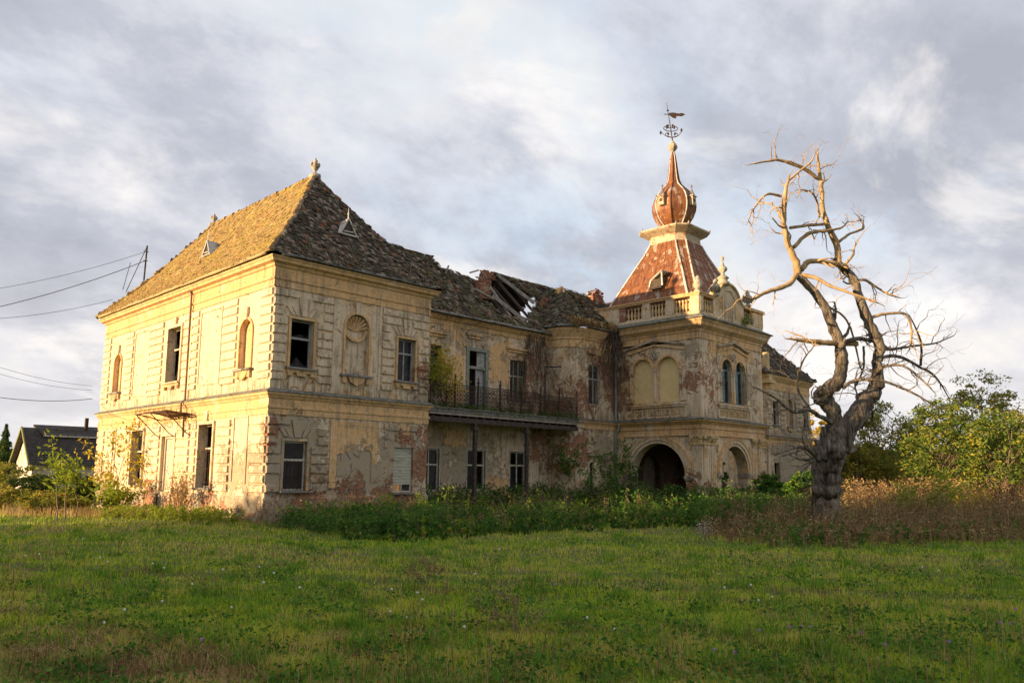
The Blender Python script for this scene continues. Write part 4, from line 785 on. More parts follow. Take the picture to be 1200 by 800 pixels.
def remnant(F, u0, u1, z0, z1, mat, th=.035, edges='b', step=.12, amp=.14, seed=1):
    """a sheet of surviving plaster with a broken thick edge"""
    g_ = random.Random(seed); pts = []
    def side(a, b, ragged):
        n = max(2, int(math.hypot(b[0]-a[0], b[1]-a[1])/step)); nx, nz = -(b[1]-a[1]), (b[0]-a[0]); L_ = math.hypot(nx, nz); w_ = 0
        for i in range(n):
            f = i/n; w_ = w_*.6+g_.uniform(-1, 1)*amp if ragged else 0; pts.append((a[0]+(b[0]-a[0])*f+nx/L_*w_, a[1]+(b[1]-a[1])*f+nz/L_*w_))
    side((u0, z0), (u1, z0), 'b' in edges); side((u1, z0), (u1, z1), 'r' in edges); side((u1, z1), (u0, z1), 't' in edges); side((u0, z1), (u0, z0), 'l' in edges)
    mb = MB(); F.poly(mb, pts, .004, th); return mb.build('plaster_remnant', mat, manor)
remnant(FF, 3.41, 5.29, 2.55, 3.74, 'ochre', seed=3, amp=.22); remnant(FF, 6.9, 7.6, 3.05, 3.95, 'ochre', edges='blr', seed=5); remnant(FF, 5.98, 6.55, 3.2, 4.02, 'blocklow', edges='blr', seed=6); remnant(FF, 2.0, 2.95, .9, 1.25, 'blocklow', edges='btlr', seed=8, amp=.08)
remnant(FF, .1, .75, 1.6, 2.3, 'blocklow', edges='btlr', seed=9, amp=.1); remnant(FF, 7.9, 8.5, 1.0, 1.5, 'blocklow', edges='btlr', seed=10, amp=.1)
for k, (F_, a, b, c, d, m_) in enumerate(((MF, 11.7, 13.3, 8.9, 9.8, 'ochre'), (MF, 15.2, 16.8, 7.0, 9.3, 'ochre'), (MF, 11.6, 13.3, 5.4, 8.2, 'ochre'), (MF, 15.1, 16.8, .6, 1.5, 'ochre'), (MF, 11.7, 13.4, 3.1, 4.1, 'ochre'), (PF, 22.2, 24.4, 8.9, 9.55, 'trim'), (TF, 26.3, 31.6, 9.0, 9.9, 'trim'), (TL, -5.0, -.2, 9.85, 10.0, 'trim'), (TF, 31.1, 32.7, 6.2, 8.8, 'tower'), (LF, 1.3, 2.9, .4, .9, 'sunwall'))):
    remnant(F_, a, b, c, d, m_, th=.025, edges='btlr', seed=20+k, amp=.16)
# ------------------------------------------------------------------ roofs: boards below, real tiles on top
def pip(s, t, poly):
    ins = np.zeros(s.shape, bool); n = len(poly)
    for i in range(n):
        (x0, y0), (x1, y1) = poly[i], poly[(i+1) % n]
        c = ((y0 > t) != (y1 > t)); ins ^= c & (s < (x1-x0)*(t-y0)/((y1-y0) if y1 != y0 else 1e-9)+x0)
    return ins
def roof(name, pts, mat, parent, holes=(), tw=.235, te=.235, sag=.0, z0=None, z1=None, miss=.012, rough=.014, wob=.05):
    pts = [np.array(p, float) for p in pts]; p0 = pts[0]; es = pts[1]-p0; es /= np.linalg.norm(es)
    nn = np.cross(es, pts[-1]-p0); nn /= np.linalg.norm(nn)
    if nn[2] < 0: nn = -nn
    et = np.cross(nn, es); et = et if et[2] > 0 else -et
    z0 = pts[0][2] if z0 is None else z0; z1 = max(p[2] for p in pts) if z1 is None else z1
    poly = [((p-p0) @ es, (p-p0) @ et) for p in pts]; T = max(q[1] for q in poly)
    ph = rng.uniform(0, 6, 4)
    def P3(s, t, n=0.0):
        P = p0+np.multiply.outer(s, es)+np.multiply.outer(t, et)+np.multiply.outer(np.zeros_like(s)+n, nn)
        f = np.clip((P[..., 2]-z0)/(z1-z0), 0, 1); w_ = np.sin(math.pi*f)
        P[..., 2] -= sag*w_; P[..., 2] += wob*w_*(np.sin(P[..., 0]*.9+ph[0])*np.sin(P[..., 1]*.8+ph[1])+.5*np.sin(P[..., 0]*2.3+P[..., 1]*1.9+ph[2])); return P
    def span(t):
        xs = []
        for i in range(len(poly)):
            (a, b), (c, d) = poly[i], poly[(i+1) % len(poly)]
            if (b-t)*(d-t) <= 0 and abs(b-d) > 1e-9: xs.append(a+(c-a)*(t-b)/(d-b))
        return (min(xs), max(xs)) if len(xs) > 1 else None
    hp = [[((np.array(p)-p0) @ es, (np.array(p)-p0) @ et) for p in h] for h in holes]
    mb = MB(); st = .35; k = 0; t = 0.0
    while t < T-1e-6:
        t2 = min(t+st, T); a, b = span(t+1e-4), span(t2-1e-4)
        if a and b:
            m = max(1, int((max(a[1], b[1])-min(a[0], b[0]))/.5))
            for i in range(m):
                f0, f1 = i/m, (i+1)/m; q = [(a[0]+(a[1]-a[0])*f0, t), (a[0]+(a[1]-a[0])*f1, t), (b[0]+(b[1]-b[0])*f1, t2), (b[0]+(b[1]-b[0])*f0, t2)]
                cs, ct = np.array([np.mean([x[0] for x in q])]), np.array([np.mean([x[1] for x in q])])
                if any(pip(cs, ct, h)[0] for h in hp): continue
                mb.quad(*[P3(np.array(x[0]), np.array(x[1]), -.03) for x in q])
        t = t2
    rf = mb.build(name, 'board', parent)
    Vs = []; row = 0; t = 0.0
    while t < T:
        sp = span(min(max(t, 1e-3), T-1e-3))
        if sp is None: t += te; continue
        n = max(1, int(round((sp[1]-sp[0])/tw))); s = sp[0]+((np.arange(n)+.5+(.25 if row % 2 else -.25)))*tw
        s = s[(s > sp[0]-.06) & (s < sp[1]+.06)]; n = len(s)
        if n:
            tt = t+rng.normal(0, .012, n)+.02*np.sin(s*1.3+row*.2); keep = rng.random(n) > miss
            for h in hp: keep &= ~pip(s+rng.normal(0, .06, n), tt+te*.5, h)
            s, tt = s[keep], tt[keep]; n = len(s)
        if n:
            hw = tw*.5*rng.uniform(.9, .99, n); lip = .055+rng.normal(0, rough, n); up_ = .015+rng.normal(0, rough*.5, n); sk = rng.normal(0, .01, n); rise = rng.normal(0, rough*.5, n)
            A = P3(s-hw, tt-.03+sk, lip-rise); B = P3(s+hw, tt-.03-sk, lip+rise); D_ = P3(s+hw, tt+te+.03, up_); E_ = P3(s-hw, tt+te+.03, up_)
            A2 = P3(s-hw, tt-.03+sk, lip-.04-rise); B2 = P3(s+hw, tt-.03-sk, lip-.04+rise)
            Vs.append(np.stack([A, B, D_, E_, A2, B2], 1))
        t += te; row += 1
    V = np.concatenate(Vs); n = len(V); base = (np.arange(n)*6)[:, None]
    F = np.concatenate([base+np.array([0, 1, 2, 3]), base+np.array([4, 5, 1, 0])])
    o = bulk('roof_tiling', V.reshape(-1, 3), F, mat, rf); o['kind'] = 'stuff'; return rf
def ridge(a, b, mat='tile', parent=manor, r=.12, sag=0.0):
    a, b = Vector(a), Vector(b); L = (b-a).length; n = int(L/.34); d = (b-a)/n; mb = MB()
    for k in range(n):
        f0, f1 = k/n, (k+1)/n; p = a+d*k; q = a+d*(k+1.08)
        p.z -= sag*math.sin(math.pi*f0); q.z -= sag*math.sin(math.pi*f1); j_ = Vector((random.uniform(-.04, .04), random.uniform(-.04, .04), random.uniform(-.03, .04))); p += j_; q += j_; p.z += .03
        mb.tube([p, q], [r*random.uniform(.95, 1.1), r*.82], 7)
    o = mb.build('ridge_tiling', mat, parent); o['kind'] = 'stuff'; return o
ez, rz = 10.95, 16.9; A_, B_ = (4.32, 4.4, rz), (4.32, 16.1, rz)
c0, c1, c2, c3 = (-.5, -.5, ez), (H+.5, -.5, ez), (H+.5, L0+.5, ez), (-.5, L0+.5, ez)
SG = .3
r1 = roof('roof', [c3, c0, A_, B_], 'tilesunlit', manor, sag=SG, wob=.08, tw=.19, te=.2, rough=.009); r2 = roof('roof', [c0, c1, A_], 'tile', manor, sag=SG, wob=.08, miss=.04, rough=.025, tw=.2, te=.21)
roof('roof', [c1, c2, B_, A_], 'tile', manor, sag=SG); roof('roof', [c2, c3, B_], 'tile', manor, sag=SG)
ridge(A_, B_, 'tilesunlit'); ridge(c0, A_, 'tile', sag=SG); ridge(c1, A_, 'tile', sag=SG); ridge(c3, B_, 'tilesunlit', sag=SG); ridge(c2, B_, 'tile', sag=SG)
for p, s in ((A_, .8), (B_, .6)):
    q = MB(); q.box(p[0]-.22, p[0]+.22, p[1]-.22, p[1]+.22, p[2]-.1, p[2]+.12); q.lathe([(r_*s, z_*s) for r_, z_ in [(.15, .1), (.1, .25), (.07, .35), (.16, .45), (.27, .65), (.25, .85), (.12, .95), (.16, 1.05), (.05, 1.2), (.01, 1.32)]], p, 10)
    for k in range(6): a = R(60*k); q.tube([(p[0]+s*r_*math.cos(a), p[1]+s*r_*math.sin(a), p[2]+s*z_) for r_, z_ in ((.2, .6), (.31, .8), (.22, .98))], [.03, .05, .02], 5)
    q.build('roof_finial', 'stone', manor, True)
def dormer(F, u, d, z, w, h, mat='lead', rise=.62, label=None):
    """small hooded vent on a slope: F faces out, d = how far back its foot stands"""
    q = MB(); wl = [(u-w/2, z), (u-w*.36, z+.02), (u, z+h*.86), (u+w*.36, z+.02), (u+w/2, z), (u+.02, z+h)]
    P = lambda uu, dd, zz: F.P(uu, dd, zz)
    back = -d-h*.85
    q.add([P(u-w/2, -d+.05, z-.04), P(u+w/2, -d+.05, z-.04), P(u, -d, z+h), P(u, back, z+h*.98), P(u-w/2-.03, -d-.1, z), P(u+w/2+.03, -d-.1, z)], [(0, 2, 3, 4), (1, 5, 3, 2)])
    q.beam(P(u-w/2, -d+.06, z-.05), P(u, -d+.02, z+h), .07); q.beam(P(u+w/2, -d+.06, z-.05), P(u, -d+.02, z+h), .07); q.beam(P(u-w/2-.1, -d+.06, z-.05), P(u+w/2+.1, -d+.06, z-.05), .07)
    q.lathe([(.05, 0), (.03, .2), (.06, .3), (.02, .35), (.01, .6)], P(u, -d-.02, z+h-.05), 6); dm = q.build('roof_vent', mat, manor)
    q = MB(); q.add([P(u-w*.4, -d+.01, z), P(u+w*.4, -d+.01, z), P(u, -d-.01, z+h*.85)], [(0, 1, 2)]); q.build('vent_opening', 'board', dm)
    for k in range(1): q = MB(); zz = z+h*.12; q.beam(P(u-w*.3+k*.1, -d+.04, zz), P(u+w*.3-k*.1, -d+.04, zz+.04), .05); q.build('vent_louvre', mat, dm)
dormer(FF, 4.5, 1.4, 13.2, .95, .8, 'flash'); dormer(LF, 10.6, 1.6, 13.35, .95, .8, 'zinc')
# roof mast for the overhead wires
q = MB(); mt = Vector((1.75, 19.9, 13.5)); q.tube([mt, mt+Vector((.05, 0, 2.3))], .05, 6); q.tube([mt+Vector((-.7, .9, -.7)), mt+Vector((.03, 0, 2.2))], .025, 5); q.tube([mt+Vector((-.9, .9, -.6)), mt+Vector((-.6, .8, 1.2))], .02, 5)
for z in (1.3, 1.9): q.tube([mt+Vector((-.15, 0, z)), mt+Vector((.15, 0, z))], .025, 5)
q.build('wire_mast', 'dark', manor)
# middle roof, torn open
def hit(x, y, P0, n):
    r = _fw + _rt*(x-600)/FPX + _up*(400+SHY-y)/FPX; n = np.array(n, float); return CP+r*(((np.array(P0)-CP) @ n)/(r @ n))
mF0, mN = (0, 1.95, 10.42), (0, -4.55, 4.55)
hole1 = [hit(x, y, mF0, mN) for x, y in ((553, 333), (560, 322), (568, 308), (604, 310), (592, 325), (606, 335), (628, 352), (625, 364), (616, 378), (600, 370), (586, 364), (574, 352), (562, 346))]
hole2 = [(13.8, 7.1, 15.57), (19.3, 7.1, 15.57), (19.0, 5.9, 14.37), (17.9, 5.3, 13.8), (17, 5.6, 14.1), (14.5, 5.8, 14.27)]
hole3 = [hit(x, y, mF0, mN) for x, y in ((612, 372), (622, 356), (641, 351), (643, 379), (618, 378))]
rp0, rn = (0, 11.0, 10.42), (0, 4.55, 4.55)
hole4 = [hit(x, y, (0, 6.5, 14.97), rn) for x, y in ((606, 386), (610, 366), (626, 346), (640, 360), (640, 388))]
hole5 = [(13.8, 5.9, 15.57), (19.3, 5.9, 15.57), (19.0, 7.1, 14.37), (17, 7.35, 14.1), (14.5, 7.2, 14.27)]
m1 = roof('roof', [(8.6, 1.95, 10.42), (20.3, 1.95, 10.42), (24.3, 6.5, 14.97), (5.8, 6.5, 14.97)], 'tilemoss', manor, holes=[hole1, hole2], miss=.08, rough=.035, wob=.17)
m2 = roof('roof', [(36, 11.05, 10.42), (5.8, 11.05, 10.42), (5.8, 6.5, 14.97), (27, 6.5, 14.97)], 'tile', manor, holes=[hole4, hole5], miss=.04, rough=.02, wob=.1)
ridge((19.4, 6.5, 15.0), (24.6, 6.5, 14.95), 'tilemoss')
roof('roof', [(4, 5.6, 12), (18.0, 5.6, 12), (15.3, 9.5, 16.05), (4, 9.5, 16.3)], 'tilemoss', manor, wob=.1); roof('roof', [(18, 5.6, 12), (18, 13.2, 12), (15.3, 9.5, 16.05)], 'tile', manor); roof('roof', [(18, 13.2, 12), (4, 13.2, 12), (4, 9.5, 16.3), (15.3, 9.5, 16.05)], 'tile', manor)
ridge((8, 9.5, 16.25), (15.3, 9.5, 16.08), 'tilemoss')
apx = (24.0, 4.4, 14.55)
roof('roof', [(20.0, 2.6, 10.95), (20.0, 1.55, 10.95), apx, (24.0, 7.0, 14.55)], 'tilemoss', manor, miss=.06, rough=.03, wob=.1)
roof('roof', [(20.0, 1.55, 10.95), (21.6, .05, 10.95), apx], 'tilemoss', manor, miss=.05, rough=.03, tw=.2); roof('roof', [(21.6, .05, 10.95), (24.7, .05, 10.95), (26.8, 4.4, 14.2), apx], 'tilemoss', manor, miss=.06, rough=.03, wob=.1)
ridge((20.0, 1.55, 10.97), apx, 'tilemoss', sag=.1); ridge((21.6, .05, 10.97), apx, 'tilemoss', sag=.1)
# rafters, boards and ruined masonry in the hole
q = MB()
def rafter(a, b, w_=.16, mat='beam'):
    q = MB(); q.beam(a, b, w_, w_*1.1); return q.build('rafter', mat, m1)
S1 = lambda x, y, n=0: tuple(hit(x, y, mF0, mN)+np.array([0, -.707, .707])*n)
rafter(S1(581, 322, .08), S1(625, 356, .08), .2, 'wood'); rafter(S1(577, 347, .05), S1(613, 375, .05), .2, 'wood'); rafter(S1(569, 326, -.1), S1(600, 368, -.2), .13)
rafter(S1(556, 340, .1), S1(578, 352, .1), .12); rafter(S1(612, 372, 0), S1(626, 377, 0), .12); rafter(S1(617, 372, -.2), S1(623, 380, -.2), .09, 'wood'); rafter(S1(640, 350, .1), S1(646, 368, .1), .1, 'wood')
for x in (15.0, 16.2, 17.4, 18.6, 19.8, 21): zt_ = 13.75 if x < 19 else 14.7; rafter((x, 2.3, 10.4), (x, 2.3+(zt_-10.4), zt_), .13, 'dark'); rafter((x, 10.7, 10.4), (x, 10.7-(zt_-10.4), zt_), .13, 'dark')
rafter((19, 6.5, 14.6), (24, 6.5, 14.75), .16, 'dark')
for k, (x, y, ex, ey) in enumerate(((523, 316, 521, 322), (519, 320, 528, 318), (548, 324, 560, 318), (560, 321, 570, 327))): rafter(S1(x, y, .3), S1(ex, ey, .1), .08)
def rubble(name, c, w_, d_, h, mat='brick', n=None, taper=.25, parent=manor, bs=(.25, .12, .075)):
    """broken masonry laid from bricks, ragged at the top"""
    vs = MB(); z = 0
    while z < h:
        f = 1-taper*(z/h)**2; x = -w_/2*f
        while x < w_/2*f:
            for y in (-d_/2*f, d_/2*f-bs[1]):
                if random.random() < .9-.45*(z/h)**3:
                    j = lambda s=.02: random.uniform(-s, s); vs.box(c[0]+x+j(), c[0]+x+bs[0]*.95+j(), c[1]+y+j(.04), c[1]+y+bs[1]+j(.04), c[2]+z+j(.008), c[2]+z+bs[2]*.93)
            x += bs[0]
        z += bs[2]
    vs.box(c[0]-w_*.4, c[0]+w_*.4, c[1]-d_*.38, c[1]+d_*.38, c[2], c[2]+h*.8)
    o = vs.build(name, mat, parent); o['kind'] = 'stuff'; return o
rubble('chimney_stub', (16.9, 4.9, 12.6), 1.0, .6, 1.45); rubble('broken_gable_masonry', (22.1, 4.3, 11.6), .8, .35, 1.9, taper=.4); rubble('chimney_stub', (28.0, 4.6, 12.4), 1.5, .8, 2.75, taper=.35)
rubble('ridge_masonry', (18.8, 6.5, 14.6), 1.1, .3, .5, taper=.5)
q = MB(); q.box(26.6, 28.9, 1.2, 4.2, 10.9, 13.6); q.build('roof_void', 'board', manor)
# far wing roof
roof('roof', [(44.85, -.5, 10.3), (54.4, -.5, 10.3), (49.6, 4.3, 15.9)], 'tile', manor, sag=.25, miss=.05, rough=.03, tw=.3, te=.3); roof('roof', [(44.85, 12, 10.3), (44.85, -.5, 10.3), (49.6, 4.3, 15.9), (49.6, 12, 15.9)], 'tile', manor, sag=.25, tw=.3, te=.3); roof('roof', [(54.4, -.5, 10.3), (54.4, 12, 10.3), (49.6, 12, 15.9), (49.6, 4.3, 15.9)], 'tile', manor, sag=.25, tw=.4, te=.4)
ridge((54.4, -.5, 10.3), (49.6, 4.3, 15.9), sag=.25)
gutter([(RX0, 0), (RX1, 0)], 10.32, 'lead', out=.42)
roof('roof', [(32.9, 1.95, 10.42), (44.9, 1.95, 10.42), (46, 6.5, 14.97), (30, 6.5, 14.97)], 'tile', manor, tw=.3, te=.3)
# ------------------------------------------------------------------ ground
GZ = -.5; ru0, ru1 = on(560, 683, 2, GZ), on(1230, 703, 2, GZ); rd = (ru1-ru0)[:2]; rL = np.linalg.norm(rd); rd /= rL; rnv = np.array([-rd[1], rd[0]])
def gz(x, y):
    x, y = np.asarray(x, float), np.asarray(y, float)
    z = GZ+.05*np.sin(x*.35+1.3)*np.sin(y*.31+.4)+.035*np.sin(x*.9+y*.7)+.02*np.sin(x*2.1-y*1.7+2)+.012*np.sin(x*4.3+y*3.9)
    d = (x-ru0[0])*rnv[0]+(y-ru0[1])*rnv[1]; z = z-.13*np.exp(-(d/.3)**2)-.09*np.exp(-((d-1.5)/.3)**2)
    return z
m, t, p = new_mat('lawn soil and thatch'); P = pos(t)
a = t.noise(P, .22, 4, .6, .4); b = t.noise(P, 1.6, 5, .65); c = t.noise(P, 14, 5, .75)
col = t.mix(t.ramp(c, .3, .7), (.06, .10, .018), (.17, .21, .045)); col = t.mix(t.ramp(t.math('ADD', t.math('MULTIPLY', a, .55), t.math('MULTIPLY', b, .45)), .48, .62, 0, .8), col, (.17, .135, .06)); col = t.mix(t.ramp(c, .55, .75, 0, .5), col, (.03, .035, .012))
t.put(p.inputs['Base Color'], col); p.inputs['Roughness'].default_value = 1; bump(t, p, c, .9, .08); M['ground'] = m
def gridsheet(name, x0, x1, y0, y1, st, mat):
    xs, ys = np.arange(x0, x1+st/2, st), np.arange(y0, y1+st/2, st); X, Y = np.meshgrid(xs, ys); V = np.stack([X, Y, gz(X, Y)], -1).reshape(-1, 3)
    i, j = np.meshgrid(np.arange(len(xs)-1), np.arange(len(ys)-1)); o = (j*len(xs)+i).ravel()
    return bulk(name, V, np.stack([o, o+1, o+1+len(xs), o+len(xs)], 1), mat)
g = gridsheet('lawn_ground', -60, 95, -75, 75, .35, 'ground'); g['kind'] = 'structure'
g2 = MB().quad((-3000, -3000, -.72), (3000, -3000, -.72), (3000, 3000, -.72), (-3000, 3000, -.72)).build('ground', 'ground'); g2['kind'] = 'structure'
# ------------------------------------------------------------------ plant matter
LG = [(0, (.035, .075, .014)), (.3, (.065, .125, .02)), (.55, (.11, .17, .03)), (.75, (.17, .20, .045)), (.9, (.27, .24, .09)), (1, (.36, .30, .16))]
M['grass'] = leaf_mat('meadow grass', LG, .3); 
# drier in patches
def grass_mat():
    m, t, p = new_mat('meadow grass blades'); P = pos(t); i = island(t); a = t.noise(P, .20, 4, .6, .4); b = t.noise(P, 1.9, 5, .7)
    dry = t.ramp(t.math('ADD', t.math('MULTIPLY', a, .6), t.math('MULTIPLY', b, .4)), .44, .57)
    sp = t.n.new('ShaderNodeSeparateXYZ'); t.l.new(P, sp.inputs[0]); 
    br = on(120, 800, 2, GZ); pa = t.ramp(t.vmath('DISTANCE', P, (float(br[0]), float(br[1]), GZ), out=1), .5, 1.9, .5, 0); br = on(650, 830, 2, GZ); pb = t.ramp(t.vmath('DISTANCE', P, (float(br[0]), float(br[1]), GZ), out=1), 1.5, 3.5, .10, 0)
    v = t.math('ADD', t.math('MULTIPLY', i, .55), t.math('MULTIPLY', dry, .34)); v = t.math('ADD', v, t.math('ADD', pa, pb))
    col = t.cramp(v, [(0, (.11, .21, .014)), (.18, (.27, .40, .024)), (.42, (.46, .54, .04)), (.6, (.58, .54, .08)), (.78, (.62, .46, .15)), (.95, (.66, .48, .24))])
    t.put(p.inputs['Base Color'], col); p.inputs['Roughness'].default_value = .85; p.inputs['Specular IOR Level'].default_value = .05
    tr = t.n.new('ShaderNodeBsdfTranslucent'); t.put(tr.inputs[0], col); mx = t.n.new('ShaderNodeMixShader'); mx.inputs[0].default_value = .3
    t.l.new(p.outputs[0], mx.inputs[1]); t.l.new(tr.outputs[0], mx.inputs[2]); t.l.new(mx.outputs[0], m.node_tree.nodes['Material Output'].inputs[0]); return m
M['grass'] = grass_mat()
M['weed'] = leaf_mat('nettle leaves', [(0, (.03, .08, .014)), (.4, (.065, .16, .026)), (.7, (.12, .23, .035)), (.92, (.20, .28, .05)), (1, (.32, .31, .08))], .35)
M['clover'] = leaf_mat('lawn herb leaves', [(0, (.06, .15, .02)), (.5, (.15, .31, .03)), (1, (.30, .42, .05))], .3)
M['olivegreen'] = leaf_mat('green and yellow leaves', [(0, (.05, .10, .025)), (.4, (.11, .18, .04)), (.7, (.24, .28, .05)), (.9, (.46, .38, .06)), (1, (.50, .30, .05))], .4)
M['dryweed'] = leaf_mat('withered seed stalks', [(0, (.10, .055, .03)), (.3, (.22, .125, .055)), (.55, (.34, .22, .10)), (.75, (.46, .34, .17)), (1, (.26, .28, .07))], .25)
M['straw'] = leaf_mat('sun bleached straw', [(0, (.30, .20, .08)), (.5, (.48, .34, .15)), (1, (.56, .44, .22))], .3)
M['yellowleaf'] = leaf_mat('yellow autumn leaves', [(0, (.22, .25, .03)), (.4, (.45, .38, .04)), (.8, (.60, .44, .05)), (1, (.30, .30, .05))], .4)
M['limeleaf'] = leaf_mat('lime green leaves', [(0, (.12, .20, .02)), (.5, (.24, .32, .03)), (1, (.40, .40, .05))], .4)
M['olive'] = leaf_mat('olive autumn leaves', [(0, (.09, .13, .025)), (.35, (.18, .21, .04)), (.65, (.31, .28, .05)), (.88, (.48, .34, .06)), (1, (.32, .14, .04))], .4)
M['bluegreen'] = leaf_mat('dark bluish green leaves', [(0, (.03, .075, .03)), (.45, (.075, .14, .045)), (.75, (.14, .20, .05)), (1, (.42, .35, .06))], .35)
M['golden'] = leaf_mat('leaves with sunlit gold', [(0, (.38, .26, .03)), (.5, (.60, .42, .05)), (1, (.30, .26, .05))], .45)  # gold of sunlit foliage put into the leaf colour
M['darkleaf'] = leaf_mat('dark hedge leaves', [(0, (.02, .04, .012)), (.6, (.05, .08, .02)), (1, (.12, .13, .03))], .3)
M['bark'] = simple('grey furrowed bark', (.10, .08, .06), (.40, .34, .265), 3, .95, stretch=(3.5, 3.5, .4), bstr=1.0, bdist=.1, dirt=(.07, .055, .045))
M['barksunlit'] = simple('bare dead wood with sunlit gold', (.30, .20, .10), (.50, .36, .19), 5, .85, stretch=(1, 1, .5), bstr=.6, bdist=.02)  # upper limbs: glow of the low sun put into the bark colour
M['twig'] = simple('brown twigs', (.12, .09, .065), (.22, .17, .12), 6, .9)
def leaf_geo(c, size, asp=.5, flat=0.0):
    """rhombic leaves at the given points"""
    n = len(c); a = rng.normal(size=(n, 3)); a[:, 2] *= (1-flat); a /= np.linalg.norm(a, axis=1)[:, None]
    b = rng.normal(size=(n, 3)); b -= a*(a*b).sum(1)[:, None]; b /= np.linalg.norm(b, axis=1)[:, None]
    s = (np.zeros(n)+size)*rng.uniform(.6, 1.35, n); a *= s[:, None]; b *= (s*asp)[:, None]; k = np.cross(a, b); k /= np.linalg.norm(k, axis=1)[:, None]; fold = k*(s*.18)[:, None]
    return np.stack([c-a, c-b-a*.1+fold, c+a, c+b-a*.1+fold], 1)
def emit(name, Q, mat, parent=None):
    V = Q.reshape(-1, 3); return bulk(name, V, np.arange(len(V)).reshape(-1, 4), mat, parent)
def blades(base, h, w_, lean, seg=2):
    """bent blades of two quads"""
    n = len(base); az = rng.uniform(0, 2*math.pi, n); d = np.stack([np.cos(az), np.sin(az), np.zeros(n)], 1); az2 = az+rng.normal(math.pi/2, .5, n); wv = np.stack([np.cos(az2), np.sin(az2), np.zeros(n)], 1)*w_[:, None]*.5
    l = (lean*rng.uniform(.3, 1.2, n))[:, None]; hh = h[:, None]; up = np.array([0, 0, 1.0])
    m = base+up*hh*.55+d*hh*l*.3; tp = base+up*hh*(1-.25*l)+d*hh*l
    V = np.stack([base-wv, base+wv, m+wv*.8, m-wv*.8, tp+wv*.12, tp-wv*.12], 1); o = (np.arange(n)*6)[:, None]
    return V.reshape(-1, 3), np.concatenate([o+np.array([0, 1, 2, 3]), o+np.array([3, 2, 4, 5])])
def frustum_pts(n, y0, y1, x0=-260, x1=1500, pw=1.0):
    """ground points spread evenly over that part of the view"""
    px = rng.uniform(x0, x1, n); f = rng.random(n)**pw; py = y0+(y1-y0)*f
    r = _fw[None]+_rt[None]*((px-600)/FPX)[:, None]+_up[None]*((400+SHY-py)/FPX)[:, None]; tt = (GZ-CP[2])/r[:, 2]; p = CP+r*tt[:, None]; p[:, 2] = gz(p[:, 0], p[:, 1]); return p, tt
def inside_house(p, m=.15):
    x, y = p[:, 0], p[:, 1]
    return ((x > -m) & (x < 8.64+m) & (y > -m) & (y < 21)) | ((x > 8) & (x < 20.4) & (y > 2.4-m) & (y < 12)) | ((x > 20.3) & (x < 46) & (y > .5-m) & (y < 12)) | ((x > 24.8-m) & (x < 33+m) & (y > -5.8-m) & (y < 1)) | ((x > 45.2) & (x < 54) & (y > -m))
# lawn
p, tt = frustum_pts(280000, 597, 840); k = ~inside_house(p) & (tt < 50); dr_ = np.abs((p[:, 0]-ru0[0])*rnv[0]+(p[:, 1]-ru0[1])*rnv[1]); dr2 = np.abs((p[:, 0]-ru0[0])*rnv[0]+(p[:, 1]-ru0[1])*rnv[1]-1.5); k &= ((dr_ > .2) & (dr2 > .18)) | (rng.random(len(p)) < .15); p, tt = p[k], tt[k]
tuft = .5+.5*np.sin(p[:, 0]*3.1+2*np.sin(p[:, 1]*1.7))*np.sin(p[:, 1]*2.7+2*np.sin(p[:, 0]*1.3)); n = len(p)
V, F = blades(p, rng.uniform(.03, .085, n)*(.8+1.3*tuft**2)*(1+tt/60), .0035+tt*.00062*rng.uniform(.5, 1.3, n), rng.uniform(.3, 1.3, n)); g = bulk('lawn_grass', V, F, 'grass'); tag(g, 'short green meadow grass with dry patches covering the foreground', 'grass', kind='stuff')
# broad low leaves between the blades, taller stray stalks
p, tt = frustum_pts(37000, 605, 840); k = ~inside_house(p) & (rng.random(len(p)) < .35+.65*(np.sin(p[:, 0]*1.1+1)*np.sin(p[:, 1]*.9) > .1)); p, tt = p[k], tt[k]; p[:, 2] += rng.uniform(.01, .07, len(p)); g = emit('lawn_clover', leaf_geo(p, .018+tt*.0016, .6, .6), 'clover'); tag(g, 'low broad leaved weeds growing through the lawn', 'weeds', kind='stuff')
p, tt = frustum_pts(3700, 612, 830, pw=.8); k = ~inside_house(p) & (np.sin(p[:, 0]*.7+3)*np.sin(p[:, 1]*.8+1) > -.15); p, tt = p[k], tt[k]; n = len(p); V, F = blades(p, rng.uniform(.18, .42, n), .004+tt*.0007, rng.uniform(.1, .6, n)); g = bulk('dry_grass_stalks', V, F, 'dryweed'); tag(g, 'thin dry brown stalks standing up out of the lawn', 'grass', kind='stuff')
p, tt = frustum_pts(950, 608, 830, pw=.85); k = ~inside_house(p); p, tt = p[k], tt[k]; j = np.repeat(np.arange(len(p)), 46); q_ = p[j]+rng.normal(0, 1, (len(j), 3))*np.array([.11, .11, 0]); V, F = blades(q_, rng.uniform(.07, .22, len(j))*rng.uniform(.6, 1.5, len(p))[j], .004+tt[j]*.0007, rng.uniform(.3, 1.3, len(j))); g = bulk('lawn_tussocks', V, F, 'clover'); tag(g, 'taller dark green grass tussocks scattered over the lawn', 'grass', kind='stuff')
p, tt = frustum_pts(250, 612, 830, pw=.85); p = p[~inside_house(p)]; j = np.repeat(np.arange(len(p)), 60); q_ = p[j]+rng.normal(0, 1, (len(j), 3))*np.array([.2, .2, 0]); q_[:, 2] += rng.uniform(.02, .2, len(j)); g = emit('lawn_herbs', leaf_geo(q_, .035, .55, .4), 'weed'); tag(g, 'patches of broad leaved herbs in the lawn', 'weeds', kind='stuff')
